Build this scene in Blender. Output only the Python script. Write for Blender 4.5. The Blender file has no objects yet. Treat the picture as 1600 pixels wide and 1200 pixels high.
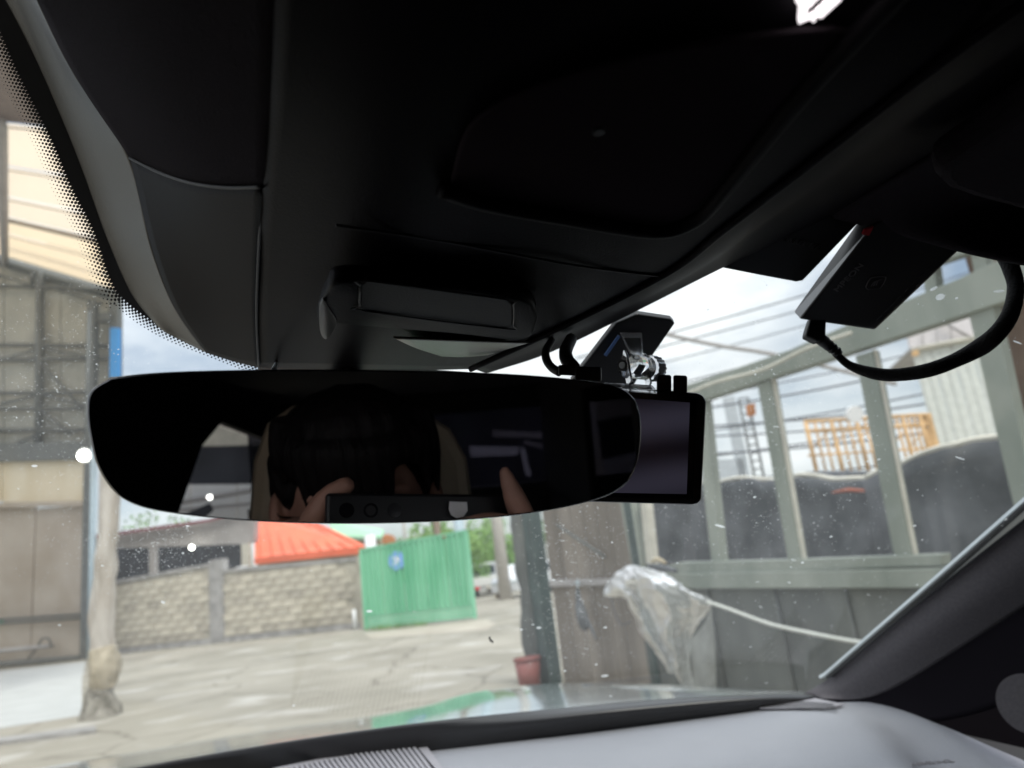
import bpy, bmesh, math, random
from mathutils import Vector as V, Matrix
from mathutils import noise as mnoise
random.seed(7)
S = bpy.context.scene
COL = S.collection

# ------------------------------------------------------------------ camera
PIT, ROL, FP = math.radians(14.1), math.radians(7.2), 1142.0
EYE = V((0, 0, 1.35))
cf = V((0, math.cos(PIT), math.sin(PIT)))
_r0 = V((1, 0, 0)); _u0 = V((0, -math.sin(PIT), math.cos(PIT)))
cr = _r0 * math.cos(ROL) - _u0 * math.sin(ROL)
cu = _r0 * math.sin(ROL) + _u0 * math.cos(ROL)
cam = bpy.data.cameras.new('camera'); cam_o = bpy.data.objects.new('camera', cam); COL.objects.link(cam_o)
cam_o.matrix_world = Matrix(((cr.x, cu.x, -cf.x, EYE.x), (cr.y, cu.y, -cf.y, EYE.y), (cr.z, cu.z, -cf.z, EYE.z), (0, 0, 0, 1)))
cam.sensor_width = 36; cam.lens = 36 * FP / 1600
cam.clip_start = 0.002; cam.clip_end = 2000
cam.dof.use_dof = True; cam.dof.focus_distance = 0.43; cam.dof.aperture_fstop = 8.5
S.camera = cam_o

# ------------------------------------------------------------------ world, sun, exposure
world = bpy.data.worlds.new('World'); S.world = world; world.use_nodes = True
nt = world.node_tree; nt.nodes.clear()
out = nt.nodes.new('ShaderNodeOutputWorld'); bg = nt.nodes.new('ShaderNodeBackground')
sky = nt.nodes.new('ShaderNodeTexSky'); sky.sky_type = 'NISHITA'; sky.sun_disc = False
SUN_EL, SUN_ROT = math.radians(55), math.radians(150)
sky.sun_elevation = SUN_EL; sky.sun_rotation = SUN_ROT; sky.air_density = 1.0; sky.dust_density = 2.0
tc = nt.nodes.new('ShaderNodeTexCoord'); mp = nt.nodes.new('ShaderNodeMapping'); mp.inputs['Scale'].default_value = (1.0, 1.0, 2.6)
nz = nt.nodes.new('ShaderNodeTexNoise'); nz.inputs['Scale'].default_value = 2.3; nz.inputs['Detail'].default_value = 7; nz.inputs['Roughness'].default_value = .55
rp = nt.nodes.new('ShaderNodeValToRGB'); rp.color_ramp.elements[0].position = .36; rp.color_ramp.elements[1].position = .62
rp.color_ramp.elements[0].color = (.12, .12, .12, 1); rp.color_ramp.elements[1].color = (.97, .97, .97, 1)
mx = nt.nodes.new('ShaderNodeMix'); mx.data_type = 'RGBA'
mx.inputs[7].default_value = (9.4, 9.5, 9.8, 1)
nt.links.new(tc.outputs['Generated'], mp.inputs[0]); nt.links.new(mp.outputs[0], nz.inputs[0]); nt.links.new(nz.outputs[0], rp.inputs[0])
# overcast sky: the zenith is brighter than the horizon, as in the CIE overcast model
sx = nt.nodes.new('ShaderNodeSeparateXYZ'); nt.links.new(tc.outputs['Generated'], sx.inputs[0])
mr0 = nt.nodes.new('ShaderNodeMapRange'); mr0.inputs[1].default_value = .22; mr0.inputs[2].default_value = 1; mr0.inputs[3].default_value = .68; mr0.inputs[4].default_value = 1.75
nt.links.new(sx.outputs[2], mr0.inputs[0])
vm = nt.nodes.new('ShaderNodeVectorMath'); vm.operation = 'SCALE'; nt.links.new(mx.outputs[2], vm.inputs[0]); nt.links.new(mr0.outputs[0], vm.inputs['Scale'])
nt.links.new(rp.outputs[0], mx.inputs[0]); nt.links.new(sky.outputs[0], mx.inputs[6]); nt.links.new(vm.outputs[0], bg.inputs[0])
bg.inputs[1].default_value = 0.10
nt.links.new(bg.outputs[0], out.inputs[0])
sl = bpy.data.lights.new('sun', 'SUN'); sl.energy = 1.2; sl.angle = math.radians(14); sl.color = (1, .96, .9)
so = bpy.data.objects.new('sun', sl); COL.objects.link(so)
_d = V((math.sin(SUN_ROT) * math.cos(SUN_EL), math.cos(SUN_ROT) * math.cos(SUN_EL), math.sin(SUN_EL)))
so.rotation_euler = _d.to_track_quat('Z', 'Y').to_euler(); so.location = (0, 0, 40)
S.view_settings.view_transform = 'Standard'; S.view_settings.look = 'None'; S.view_settings.gamma = 1
S.view_settings.exposure = 0.85

# ------------------------------------------------------------------ rays and planes (build-time layout)
def ray(x, y): return cf + cr * ((x - 800) / FP) + cu * ((600 - y) / FP)
def D(x, y, d): return EYE + ray(x, y) * d
def G(x, y, z=0.0):
    d = ray(x, y); return EYE + d * ((z - EYE.z) / d.z)
def H(x, y, h): return G(x, y, EYE.z + h)
GN = V((0, .627, 1.0))
def W(x, y, off=0.0):
    d = ray(x, y); return EYE + d * ((.513 - off) / GN.dot(d))
def Wz(x, y): return V((x, y, EYE.z + .513 - .627 * y))
def PL(x, y, P0, n):
    d = ray(x, y); return EYE + d * ((P0 - EYE).dot(n) / d.dot(n))
def vplane(a, b):
    a = G(*a); b = G(*b); t = (b - a).normalized(); n = V((t.y, -t.x, 0))
    if n.dot(EYE - a) < 0: n = -n
    return a, n, t
MN = ray(580, 797).normalized(); MP = EYE + MN * .33
def MM(x, y, off=0.0):
    d = ray(x, y); return EYE + d * ((.33 - off) / d.dot(MN))
def R(x, y, d):
    P = D(x, y, d); return P - MN * (2 * (P - MP).dot(MN))
CA = math.radians(15)
def L2W(x, y, z): return V((x * math.cos(CA) - y * math.sin(CA), x * math.sin(CA) + y * math.cos(CA), z))

# ------------------------------------------------------------------ materials
def mat(name, col, rough=.6, metal=0.0, var=0.0, scale=8.0, bump=0.0, bscale=60.0, spec=.5, col2=None, rnd=0.0, stretch=None, detail=4):
    m = bpy.data.materials.new(name); m.use_nodes = True; n = m.node_tree.nodes; l = m.node_tree.links
    b = n['Principled BSDF']; b.inputs['Roughness'].default_value = rough; b.inputs['Metallic'].default_value = metal
    b.inputs['Specular IOR Level'].default_value = spec
    c = (*col, 1)
    t = n.new('ShaderNodeTexCoord'); mpn = n.new('ShaderNodeMapping'); l.new(t.outputs['Object'], mpn.inputs[0])
    if stretch: mpn.inputs['Scale'].default_value = stretch
    z = n.new('ShaderNodeTexNoise'); z.inputs['Scale'].default_value = scale; z.inputs['Detail'].default_value = detail
    l.new(mpn.outputs[0], z.inputs[0])
    cr_ = n.new('ShaderNodeValToRGB')
    if col2 is None:
        k = max(var, .04); lo = tuple(max(0, v * (1 - k)) for v in col); hi = tuple(min(1, v * (1 + k)) for v in col)
    else: lo, hi = col, col2
    cr_.color_ramp.elements[0].position = .36; cr_.color_ramp.elements[1].position = .66
    cr_.color_ramp.elements[0].color = (*lo, 1); cr_.color_ramp.elements[1].color = (*hi, 1)
    l.new(z.outputs[0], cr_.inputs[0]); o = cr_.outputs[0]
    if rnd:
        oi = n.new('ShaderNodeObjectInfo'); mr = n.new('ShaderNodeMapRange')
        mr.inputs[3].default_value = 1 - rnd; mr.inputs[4].default_value = 1 + rnd
        l.new(oi.outputs['Random'], mr.inputs[0])
        hs = n.new('ShaderNodeHueSaturation'); l.new(o, hs.inputs['Color']); l.new(mr.outputs[0], hs.inputs['Value']); o = hs.outputs[0]
    l.new(o, b.inputs['Base Color'])
    if bump:
        z2 = n.new('ShaderNodeTexNoise'); z2.inputs['Scale'].default_value = bscale; z2.inputs['Detail'].default_value = 3
        l.new(mpn.outputs[0], z2.inputs[0]); bp = n.new('ShaderNodeBump'); bp.inputs['Strength'].default_value = bump
        bp.inputs['Distance'].default_value = .002 if bscale > 200 else .01
        l.new(z2.outputs[0], bp.inputs['Height']); l.new(bp.outputs[0], b.inputs['Normal'])
    return m
def emat(name, col, st):
    m = bpy.data.materials.new(name); m.use_nodes = True; b = m.node_tree.nodes['Principled BSDF']
    b.inputs['Base Color'].default_value = (*col, 1); b.inputs['Emission Color'].default_value = (*col, 1); b.inputs['Emission Strength'].default_value = st
    return m
def film(name, col, fac, gloss=0.0, nscale=3.0, lo=.4, tint=(1, 1, 1), transl=.5, rough=0.02):
    """see-through sheet: transparent + scattering film (+ mirror reflection)"""
    m = bpy.data.materials.new(name); m.use_nodes = True; n = m.node_tree.nodes; l = m.node_tree.links; n.clear()
    o = n.new('ShaderNodeOutputMaterial'); tr = n.new('ShaderNodeBsdfTransparent'); tr.inputs[0].default_value = (*tint, 1)
    df = n.new('ShaderNodeBsdfDiffuse'); df.inputs[0].default_value = (*col, 1)
    tl = n.new('ShaderNodeBsdfTranslucent'); tl.inputs[0].default_value = (*col, 1)
    m1 = n.new('ShaderNodeMixShader'); m1.inputs[0].default_value = transl; l.new(df.outputs[0], m1.inputs[1]); l.new(tl.outputs[0], m1.inputs[2])
    t = n.new('ShaderNodeTexCoord'); z = n.new('ShaderNodeTexNoise'); z.inputs['Scale'].default_value = nscale; z.inputs['Detail'].default_value = 6
    l.new(t.outputs['Object'], z.inputs[0]); mr = n.new('ShaderNodeMapRange'); mr.inputs[1].default_value = .3; mr.inputs[2].default_value = .75
    mr.inputs[3].default_value = fac * lo; mr.inputs[4].default_value = fac; l.new(z.outputs[0], mr.inputs[0])
    m2 = n.new('ShaderNodeMixShader'); l.new(mr.outputs[0], m2.inputs[0]); l.new(tr.outputs[0], m2.inputs[1]); l.new(m1.outputs[0], m2.inputs[2])
    last = m2
    if gloss:
        gl = n.new('ShaderNodeBsdfGlossy'); gl.inputs['Roughness'].default_value = rough
        fr = n.new('ShaderNodeFresnel'); fr.inputs[0].default_value = 1.0 + gloss
        m3 = n.new('ShaderNodeMixShader'); l.new(fr.outputs[0], m3.inputs[0]); l.new(m2.outputs[0], m3.inputs[1]); l.new(gl.outputs[0], m3.inputs[2]); last = m3
    l.new(last.outputs[0], o.inputs[0]); return m
M = {}
M['blackplastic'] = mat('black_plastic', (.042, .034, .040), .7, spec=.0, bump=.12, bscale=900)
M['greyplastic'] = mat('dark_grey_plastic', (.0085, .0075, .0095), .5, spec=.06, bump=.15, bscale=900)
M['coverplastic'] = mat('cover_plastic', (.075, .071, .055), .36, bump=.12, bscale=900)
M['fabric'] = mat('headliner_fabric', (.028, .024, .028), .95, spec=.04, bump=.5, bscale=700)
M['doorblack'] = mat('door_black', (.009, .008, .010), .8, spec=.0, bump=.2, bscale=700)
M['gloss'] = mat('gloss_black', (.008, .007, .009), .12)
M['satin'] = mat('satin_black', (.02, .02, .022), .35)
M['dash'] = mat('dash_vinyl', (.245, .25, .272), .55, bump=.45, bscale=500, var=.06, scale=5)
M['dashgrille'] = mat('dash_grille_plastic', (.26, .25, .27), .5)
M['pillar'] = mat('pillar_fabric', (.10, .092, .10), .9, bump=.4, bscale=1500, var=.1, scale=300)
M['silver'] = mat('silver_trim', (.55, .6, .62), .35, .15)
M['rubber'] = mat('black_rubber', (.012, .012, .014), .55)
M['tape'] = mat('cloth_tape', (.008, .008, .009), .9, bump=.6, bscale=500)
M['red'] = mat('red_tab', (.6, .02, .03), .5)
M['print'] = mat('grey_print', (.2, .19, .2), .5)
M['printdim'] = mat('dim_grey_print', (.05, .05, .052), .5)
M['hood'] = mat('silver_paint', (.62, .68, .70), .1, .85, spec=.6)
M['seat'] = mat('taupe_leather', (.58, .47, .34), .55, bump=.2, bscale=300)
M['shell'] = mat('body_liner', (.02, .02, .02), .9)
M['skin'] = mat('skin', (.55, .30, .22), .5, var=.08, scale=40, bump=.1, bscale=600)
M['hair'] = mat('black_hair', (.007, .005, .005), .6, spec=.25, stretch=(1, 1, .1), bump=.8, bscale=300)
M['sweater'] = mat('dark_sweater', (.03, .03, .035), .9, bump=.5, bscale=300)
M['white'] = mat('white_plastic', (.75, .75, .75), .4)
M['frit'] = mat('ceramic_frit', (.01, .01, .01), .5)
M['conc'] = mat('concrete', (.235, .215, .17), .9, col2=(.345, .318, .262), scale=.45, bump=.5, bscale=8, detail=9)
M['ground'] = M['conc']
M['conc_light'] = mat('pale_concrete', (.46, .47, .46), .9, var=.12, scale=1.2, detail=8, stretch=(1, 4, 1))
M['path_cream'] = mat('cream_concrete', (.36, .32, .26), .9, col2=(.45, .41, .34), scale=1.2)
M['block'] = mat('concrete_block', (.34, .30, .24), .95, col2=(.56, .52, .43), scale=1.4, bump=.5, bscale=25, rnd=.12, detail=8)
M['blockdamp'] = mat('stained_block', (.27, .245, .20), .95, col2=(.46, .42, .35), scale=1.7, bump=.5, bscale=25, rnd=.15, detail=8)
M['mortar'] = mat('mortar', (.38, .35, .29), .95, var=.2, scale=2)
M['coping'] = mat('coping', (.30, .29, .28), .9, var=.2, scale=3)
M['green'] = mat('green_painted_steel', (.13, .43, .25), .5, col2=(.23, .56, .36), scale=1.3, bump=.1, bscale=12, rnd=.05, detail=8, stretch=(1, 1, .25))
M['rustdull'] = mat('dull_rust', (.16, .10, .07), .9, col2=(.27, .18, .13), scale=3)
M['rust'] = mat('rust', (.35, .14, .05), .9, var=.3)
M['blue'] = mat('sign_blue', (.17, .33, .72), .5)
M['bluebright'] = mat('banner_blue', (.03, .25, .60), .5)
M['orange_roof'] = mat('orange_roof', (.80, .16, .07), .6, var=.08, scale=1.0)
M['cream'] = mat('cream_wall', (.50, .42, .29), .9, var=.12, scale=1)
M['greenroof'] = mat('pale_green_roof', (.36, .62, .42), .6)
M['greymetal'] = mat('grey_metal_sheet', (.36, .34, .33), .6, var=.12, scale=1)
M['maroon'] = mat('maroon_edge', (.25, .07, .09), .6)
M['roofbrown'] = mat('brown_roof_sheet', (.20, .15, .13), .8, var=.1)
M['purlin'] = mat('pale_purlin', (.42, .36, .30), .7)
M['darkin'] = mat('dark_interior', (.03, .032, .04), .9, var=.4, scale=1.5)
M['steel'] = mat('grey_steel', (.11, .115, .11), .6, var=.15)
M['bluepipe'] = mat('pale_blue_pipe', (.42, .52, .58), .5)
M['shedwall'] = mat('beige_shed_wall', (.30, .295, .26), .85, col2=(.38, .37, .325), scale=.8, detail=6)
M['shedcream'] = mat('cream_panel', (.62, .52, .36), .8, col2=(.72, .64, .5), scale=.9, stretch=(1, 1, .3))
M['shedlow'] = mat('tan_panel', (.36, .30, .24), .85, col2=(.44, .38, .32), scale=.6)
M['wrapcloth'] = mat('wrap_cloth', (.33, .29, .24), .95, col2=(.50, .46, .41), scale=5, bump=.6, bscale=14, stretch=(1, 1, .3))
M['wrapochre'] = mat('ochre_cloth', (.30, .26, .19), .95, col2=(.46, .40, .30), scale=5)
M['wrapdark'] = mat('dirty_cloth', (.12, .11, .09), .95, col2=(.3, .28, .24), scale=7, bump=.5, bscale=20)
M['bark'] = mat('bark', (.10, .08, .06), .9, var=.3)
M['leaf'] = mat('leaf_green', (.05, .11, .025), .6, col2=(.11, .22, .05), scale=1.5)
M['leaflight'] = mat('leaf_light_green', (.10, .22, .04), .6, col2=(.20, .34, .08), scale=1.5)
M['whitefence'] = mat('white_sheet', (.62, .62, .60), .6, var=.06)
M['polec'] = mat('concrete_pole', (.50, .47, .43), .8, var=.1)
M['polebrown'] = mat('brown_pole', (.26, .2, .15), .8, var=.1)
M['carwhite'] = mat('white_car_paint', (.78, .80, .83), .2)
M['tyre'] = mat('tyre', (.03, .03, .035), .7)
M['carglass'] = mat('car_window', (.05, .07, .09), .1)
M['tail'] = mat('tail_light', (.6, .03, .03), .3)
M['palegreen'] = mat('pale_green_frame', (.20, .225, .19), .6, col2=(.31, .33, .285), scale=2.5, stretch=(1, 1, .4))
M['framelight'] = mat('cream_edge', (.58, .55, .47), .6, var=.1)
M['framedark'] = mat('dark_green_post', (.055, .08, .075), .6, var=.2, scale=4)
M['board'] = mat('weathered_board', (.17, .145, .12), .9, col2=(.29, .25, .21), scale=2.2, stretch=(1, 1, .25), bump=.3, bscale=10, detail=7)
M['greypanel'] = mat('grey_green_panel', (.085, .09, .085), .8, col2=(.17, .175, .16), scale=1.6, stretch=(1, 1, .4))
M['tarp'] = mat('dark_tarp', (.075, .08, .085), .8, col2=(.17, .175, .185), scale=2.2, bump=.9, bscale=5, detail=8)
M['orange'] = mat('orange_steel', (.60, .38, .18), .6, var=.25, scale=3)
M['container'] = mat('pale_container', (.58, .60, .56), .6, var=.06)
M['pinkwall'] = mat('pale_pink_wall', (.66, .62, .62), .8, var=.05)
M['pot'] = mat('red_brown_plastic', (.22, .07, .06), .5, var=.15)
M['wire'] = mat('wire', (.08, .085, .1), .6)
M['greytower'] = mat('grey_tower', (.42, .45, .48), .7, var=.08)
M['redcloth'] = mat('faded_red_cloth', (.36, .12, .08), .9)
M['rope'] = mat('rope', (.62, .63, .58), .9)
M['plastic_sheet'] = film('clear_plastic_sheet', (.8, .81, .77), .62, nscale=4, lo=.45, transl=.35, gloss=.3, rough=.38)
M['dust'] = film('dust', (.88, .9, .9), .9, lo=.55, nscale=40, transl=.6)
M['glass'] = film('windshield_glass', (.66, .70, .66), .085, gloss=.5, nscale=2.6, lo=.4, tint=(.95, .99, .97), transl=.5, rough=.1)
M['tint'] = film('tinted_glass', (.05, .05, .05), .05, gloss=.4, tint=(.10, .10, .12))
M['reartint'] = film('rear_tinted_glass', (.05, .05, .05), .04, gloss=.08, tint=(.26, .26, .30))
M['sideglass'] = film('side_glass', (.5, .55, .5), .02, gloss=.4, tint=(.85, .9, .87))
M['panel_light'] = film('translucent_sheet', (.88, .80, .70), .97, nscale=.6, lo=.95, transl=.75)
M['panel_warm'] = film('warm_translucent_sheet', (.90, .80, .66), .97, nscale=.6, lo=.95, transl=.75)
def acrylic():
    m = bpy.data.materials.new('clear_acrylic'); m.use_nodes = True; b = m.node_tree.nodes['Principled BSDF']
    b.inputs['Base Color'].default_value = (.95, .95, .97, 1); b.inputs['Roughness'].default_value = .08; b.inputs['Transmission Weight'].default_value = .92; b.inputs['IOR'].default_value = 1.45
    return m
M['acrylic'] = acrylic()
def mirrormat():
    m = bpy.data.materials.new('dimmed_mirror'); m.use_nodes = True; n = m.node_tree.nodes; l = m.node_tree.links; n.clear()
    o = n.new('ShaderNodeOutputMaterial'); g = n.new('ShaderNodeBsdfGlossy'); g.inputs[0].default_value = (.60, .58, .60, 1); g.inputs[1].default_value = 0
    l.new(g.outputs[0], o.inputs[0]); return m
M['mirror'] = mirrormat()
M['lamp'] = emat('lamp_glow', (1, .98, .92), 9)
M['lampcool'] = emat('cool_lamp_glow', (.5, 1, .9), 3)
M['readlamp'] = emat('reading_lamp_glow', (1, .93, .95), .75)  # emission that paints a light reflection on the console
def screen_sheen():  # screen is off; dim emissive rings imitate its reflection
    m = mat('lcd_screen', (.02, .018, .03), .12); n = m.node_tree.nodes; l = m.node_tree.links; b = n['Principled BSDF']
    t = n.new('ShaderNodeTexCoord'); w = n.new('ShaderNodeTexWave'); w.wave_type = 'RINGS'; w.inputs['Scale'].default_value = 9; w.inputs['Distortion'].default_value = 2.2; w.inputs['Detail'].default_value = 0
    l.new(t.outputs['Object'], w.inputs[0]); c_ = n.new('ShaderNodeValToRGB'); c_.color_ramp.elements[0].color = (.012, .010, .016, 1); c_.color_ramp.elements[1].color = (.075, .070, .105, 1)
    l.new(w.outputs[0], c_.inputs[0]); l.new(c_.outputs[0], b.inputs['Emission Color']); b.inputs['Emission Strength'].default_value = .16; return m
M['screen'] = screen_sheen()

# ------------------------------------------------------------------ mesh helpers
def link(name, me, m=None, parent=None, smooth=False):
    o = bpy.data.objects.new(name, me); COL.objects.link(o)
    if m is not None: me.materials.append(M[m] if isinstance(m, str) else m)
    if parent is not None: o.parent = parent
    if smooth:
        for p in me.polygons: p.use_smooth = True
    return o
def fromlists(name, vs, fs, m=None, parent=None, smooth=False):
    me = bpy.data.meshes.new(name); me.from_pydata([tuple(v) for v in vs], [], fs); me.update()
    bm = bmesh.new(); bm.from_mesh(me); bmesh.ops.recalc_face_normals(bm, faces=bm.faces); bm.to_mesh(me); bm.free()
    return link(name, me, m, parent, smooth)
def thing(name, label, cat, group=None):
    o = bpy.data.objects.new(name, None); COL.objects.link(o); o['label'] = label; o['category'] = cat
    if group: o['group'] = group
    o.empty_display_size = .1
    return o
def tag(o, label, cat, group=None):
    o['label'] = label; o['category'] = cat
    if group: o['group'] = group
    return o
def stuff(o): o['kind'] = 'stuff'; return o
def struct(o): o['kind'] = 'structure'; return o
def base(o, p):
    """move a thing's Empty to its base, keeping children where they stand"""
    o.location = p
    for c in o.children: c.matrix_parent_inverse = Matrix.Translation(-V(p))
def prism_l(pts, vec):
    n = len(pts); vs = [V(p) for p in pts] + [V(p) + V(vec) for p in pts]
    fs = [list(range(n)), list(range(2 * n - 1, n - 1, -1))] + [[i, (i + 1) % n, n + (i + 1) % n, n + i] for i in range(n)]
    return vs, fs
def prism(name, pts, vec, m, parent=None, bev=0.0, smooth=False):
    vs, fs = prism_l(pts, vec); o = fromlists(name, vs, fs, m, parent)
    if bev:
        b = o.modifiers.new('bevel', 'BEVEL'); b.width = bev; b.segments = 2; b.limit_method = 'ANGLE'; b.angle_limit = math.radians(40)
    if smooth:
        for p in o.data.polygons: p.use_smooth = True
    return o
def box(name, c, sx, sy, sz, m, parent=None, ax=None, bev=0.0):
    X, Y, Z = ax if ax else (V((1, 0, 0)), V((0, 1, 0)), V((0, 0, 1)))
    c = V(c); p = [c - X * sx / 2 - Y * sy / 2 - Z * sz / 2, c + X * sx / 2 - Y * sy / 2 - Z * sz / 2, c + X * sx / 2 + Y * sy / 2 - Z * sz / 2, c - X * sx / 2 + Y * sy / 2 - Z * sz / 2]
    return prism(name, p, Z * sz, m, parent, bev)
def cat(P, n):
    """Catmull-Rom through the points, n samples per span"""
    P = [V(p) for p in P]; Q = [P[0] * 2 - P[1]] + P + [P[-1] * 2 - P[-2]]; o = []
    for i in range(1, len(Q) - 2):
        a, b, c, d = Q[i - 1:i + 3]
        for k in range(n):
            t = k / n; o.append(.5 * ((2 * b) + (c - a) * t + (2 * a - 5 * b + 4 * c - d) * t * t + (3 * b - a - 3 * c + d) * t ** 3))
    o.append(P[-1]); return o
def patch(name, rows, m, parent=None, n=6, thick=0.0, tv=None, smooth=True):
    g = [cat(r, n) for r in rows]; cols = [cat([r[i] for r in g], n) for i in range(len(g[0]))]
    nr = len(cols[0]); nc = len(cols)
    vs = [cols[c][r] for r in range(nr) for c in range(nc)]; fs = [[r * nc + c, r * nc + c + 1, (r + 1) * nc + c + 1, (r + 1) * nc + c] for r in range(nr - 1) for c in range(nc - 1)]
    me = bpy.data.meshes.new(name); me.from_pydata([tuple(v) for v in vs], [], fs); me.update()
    o = link(name, me, m, parent, smooth)
    # orient towards the camera side, then give it thickness away from it
    bm = bmesh.new(); bm.from_mesh(me); bmesh.ops.recalc_face_normals(bm, faces=bm.faces)
    s = sum(f.normal.dot(EYE - f.calc_center_median()) for f in bm.faces)
    if s < 0: bmesh.ops.reverse_faces(bm, faces=bm.faces)
    bm.to_mesh(me); bm.free()
    if thick:
        md = o.modifiers.new('thickness', 'SOLIDIFY'); md.thickness = thick; md.offset = -1
    return o
def tube(name, P, r, m, parent=None, seg=10, n=6, spl=True, caps=True):
    P = cat(P, n) if spl else [V(p) for p in P]; N = len(P)
    if isinstance(r, (list, tuple)):
        K = len(r); rr = []
        for i in range(N):
            t = i / (N - 1) * (K - 1); a = int(min(t, K - 2)); rr.append(r[a] + (r[a + 1] - r[a]) * (t - a))
    else: rr = [r] * N
    vs = []; fs = []; up = None
    for i, p in enumerate(P):
        t = (P[min(i + 1, N - 1)] - P[max(i - 1, 0)]).normalized()
        if up is None: up = t.orthogonal().normalized()
        up = (up - t * up.dot(t)).normalized(); w = t.cross(up)
        for k in range(seg):
            a = 2 * math.pi * k / seg; vs.append(p + (up * math.cos(a) + w * math.sin(a)) * rr[i])
    for i in range(N - 1):
        for k in range(seg): fs.append([i * seg + k, i * seg + (k + 1) % seg, (i + 1) * seg + (k + 1) % seg, (i + 1) * seg + k])
    if caps: fs.append(list(range(seg))[::-1]); fs.append([(N - 1) * seg + k for k in range(seg)])
    return fromlists(name, vs, fs, m, parent, True) if name else (vs, fs)
def bar(name, a, b, r, m, parent=None, seg=8): return tube(name, [a, b], r, m, parent, seg, spl=False)
def disc(name, c, nrm, r, th, m, parent=None, seg=24):
    nrm = V(nrm).normalized(); u = nrm.orthogonal().normalized(); w = nrm.cross(u); c = V(c)
    return prism(name, [c + (u * math.cos(2 * math.pi * k / seg) + w * math.sin(2 * math.pi * k / seg)) * r for k in range(seg)], nrm * th, m, parent)
def text(name, s, P, X, Y, size, m, parent=None, depth=.0004, sx=1.0):
    cu_ = bpy.data.curves.new(name, 'FONT'); cu_.body = s; cu_.size = size; cu_.extrude = depth; cu_.align_x = 'CENTER'; cu_.align_y = 'CENTER'
    t = bpy.data.objects.new('t', cu_); COL.objects.link(t); dg = bpy.context.evaluated_depsgraph_get()
    me = bpy.data.meshes.new_from_object(t.evaluated_get(dg)); bpy.data.objects.remove(t); bpy.data.curves.remove(cu_)
    X = V(X).normalized(); Y = V(Y); Y = (Y - X * Y.dot(X)).normalized(); Z = X.cross(Y)
    for v in me.vertices:
        q = v.co.copy(); v.co = V(P) + X * q.x * sx + Y * q.y + Z * q.z
    me.name = name; return link(name, me, m, parent)

# ================================================================== GROUND
gr = fromlists('ground', [(-300, -60, 0), (300, -60, 0), (300, 500, 0), (-300, 500, 0)], [[0, 1, 2, 3]], 'ground'); struct(gr)
def groundmat():
    m = M['ground'].copy(); m.name = 'yard_concrete'; n = m.node_tree.nodes; l = m.node_tree.links; b = n['Principled BSDF']
    src = b.inputs['Base Color'].links[0].from_socket
    t = n.new('ShaderNodeTexCoord'); mp_ = n.new('ShaderNodeMapping'); mp_.inputs['Scale'].default_value = (.5, .7, 1); l.new(t.outputs['Object'], mp_.inputs[0])
    z = n.new('ShaderNodeTexNoise'); z.inputs['Scale'].default_value = 1.7; z.inputs['Detail'].default_value = 5; l.new(mp_.outputs[0], z.inputs[0])
    r = n.new('ShaderNodeValToRGB'); r.color_ramp.elements[0].position = .56; r.color_ramp.elements[1].position = .70
    l.new(z.outputs[0], r.inputs[0]); mxx = n.new('ShaderNodeMix'); mxx.data_type = 'RGBA'; l.new(r.outputs[0], mxx.inputs[0]); l.new(src, mxx.inputs[6]); mxx.inputs[7].default_value = (.44, .42, .38, 1)
    vz = n.new('ShaderNodeTexVoronoi'); vz.feature = 'DISTANCE_TO_EDGE'; vz.inputs['Scale'].default_value = .55
    nz2 = n.new('ShaderNodeTexNoise'); nz2.inputs['Scale'].default_value = 1.5; mm_ = n.new('ShaderNodeMix'); mm_.data_type = 'RGBA'; mm_.inputs[0].default_value = .25
    l.new(t.outputs['Object'], nz2.inputs[0]); l.new(t.outputs['Object'], mm_.inputs[6]); l.new(nz2.outputs[1], mm_.inputs[7]); l.new(mm_.outputs[2], vz.inputs[0])
    rc = n.new('ShaderNodeValToRGB'); rc.color_ramp.elements[0].color = (.45, .42, .38, 1); rc.color_ramp.elements[1].color = (1, 1, 1, 1); rc.color_ramp.elements[1].position = .02
    l.new(vz.outputs[0], rc.inputs[0]); mu = n.new('ShaderNodeMix'); mu.data_type = 'RGBA'; mu.blend_type = 'MULTIPLY'; mu.inputs[0].default_value = .7
    l.new(mxx.outputs[2], mu.inputs[6]); l.new(rc.outputs[0], mu.inputs[7]); l.new(mu.outputs[2], b.inputs['Base Color']); return m
gr.data.materials[0] = groundmat()
up4 = V((0, 0, .004))
def gpoly(name, px, m, lift=.004, th=None):
    return struct(fromlists(name, [G(x, y) + V((0, 0, lift)) for x, y in px], [list(range(len(px)))], m))
gpoly('shed_floor', [(-260, 1076), (134, 1034), (128, 1062), (128, 1118), (-260, 1180)], 'conc_light')
gpoly('path', [(570, 990), (760, 968), (775, 975), (760, 984), (580, 998)], 'path_cream', .004)
# low concrete kerb in front of the wall line and near the bottom left
kp = [G(-150, 1176), G(150, 1140), G(150, 1146), G(-150, 1184)]
struct(prism('kerb', kp, V((0, 0, .05)), 'coping'))

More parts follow.
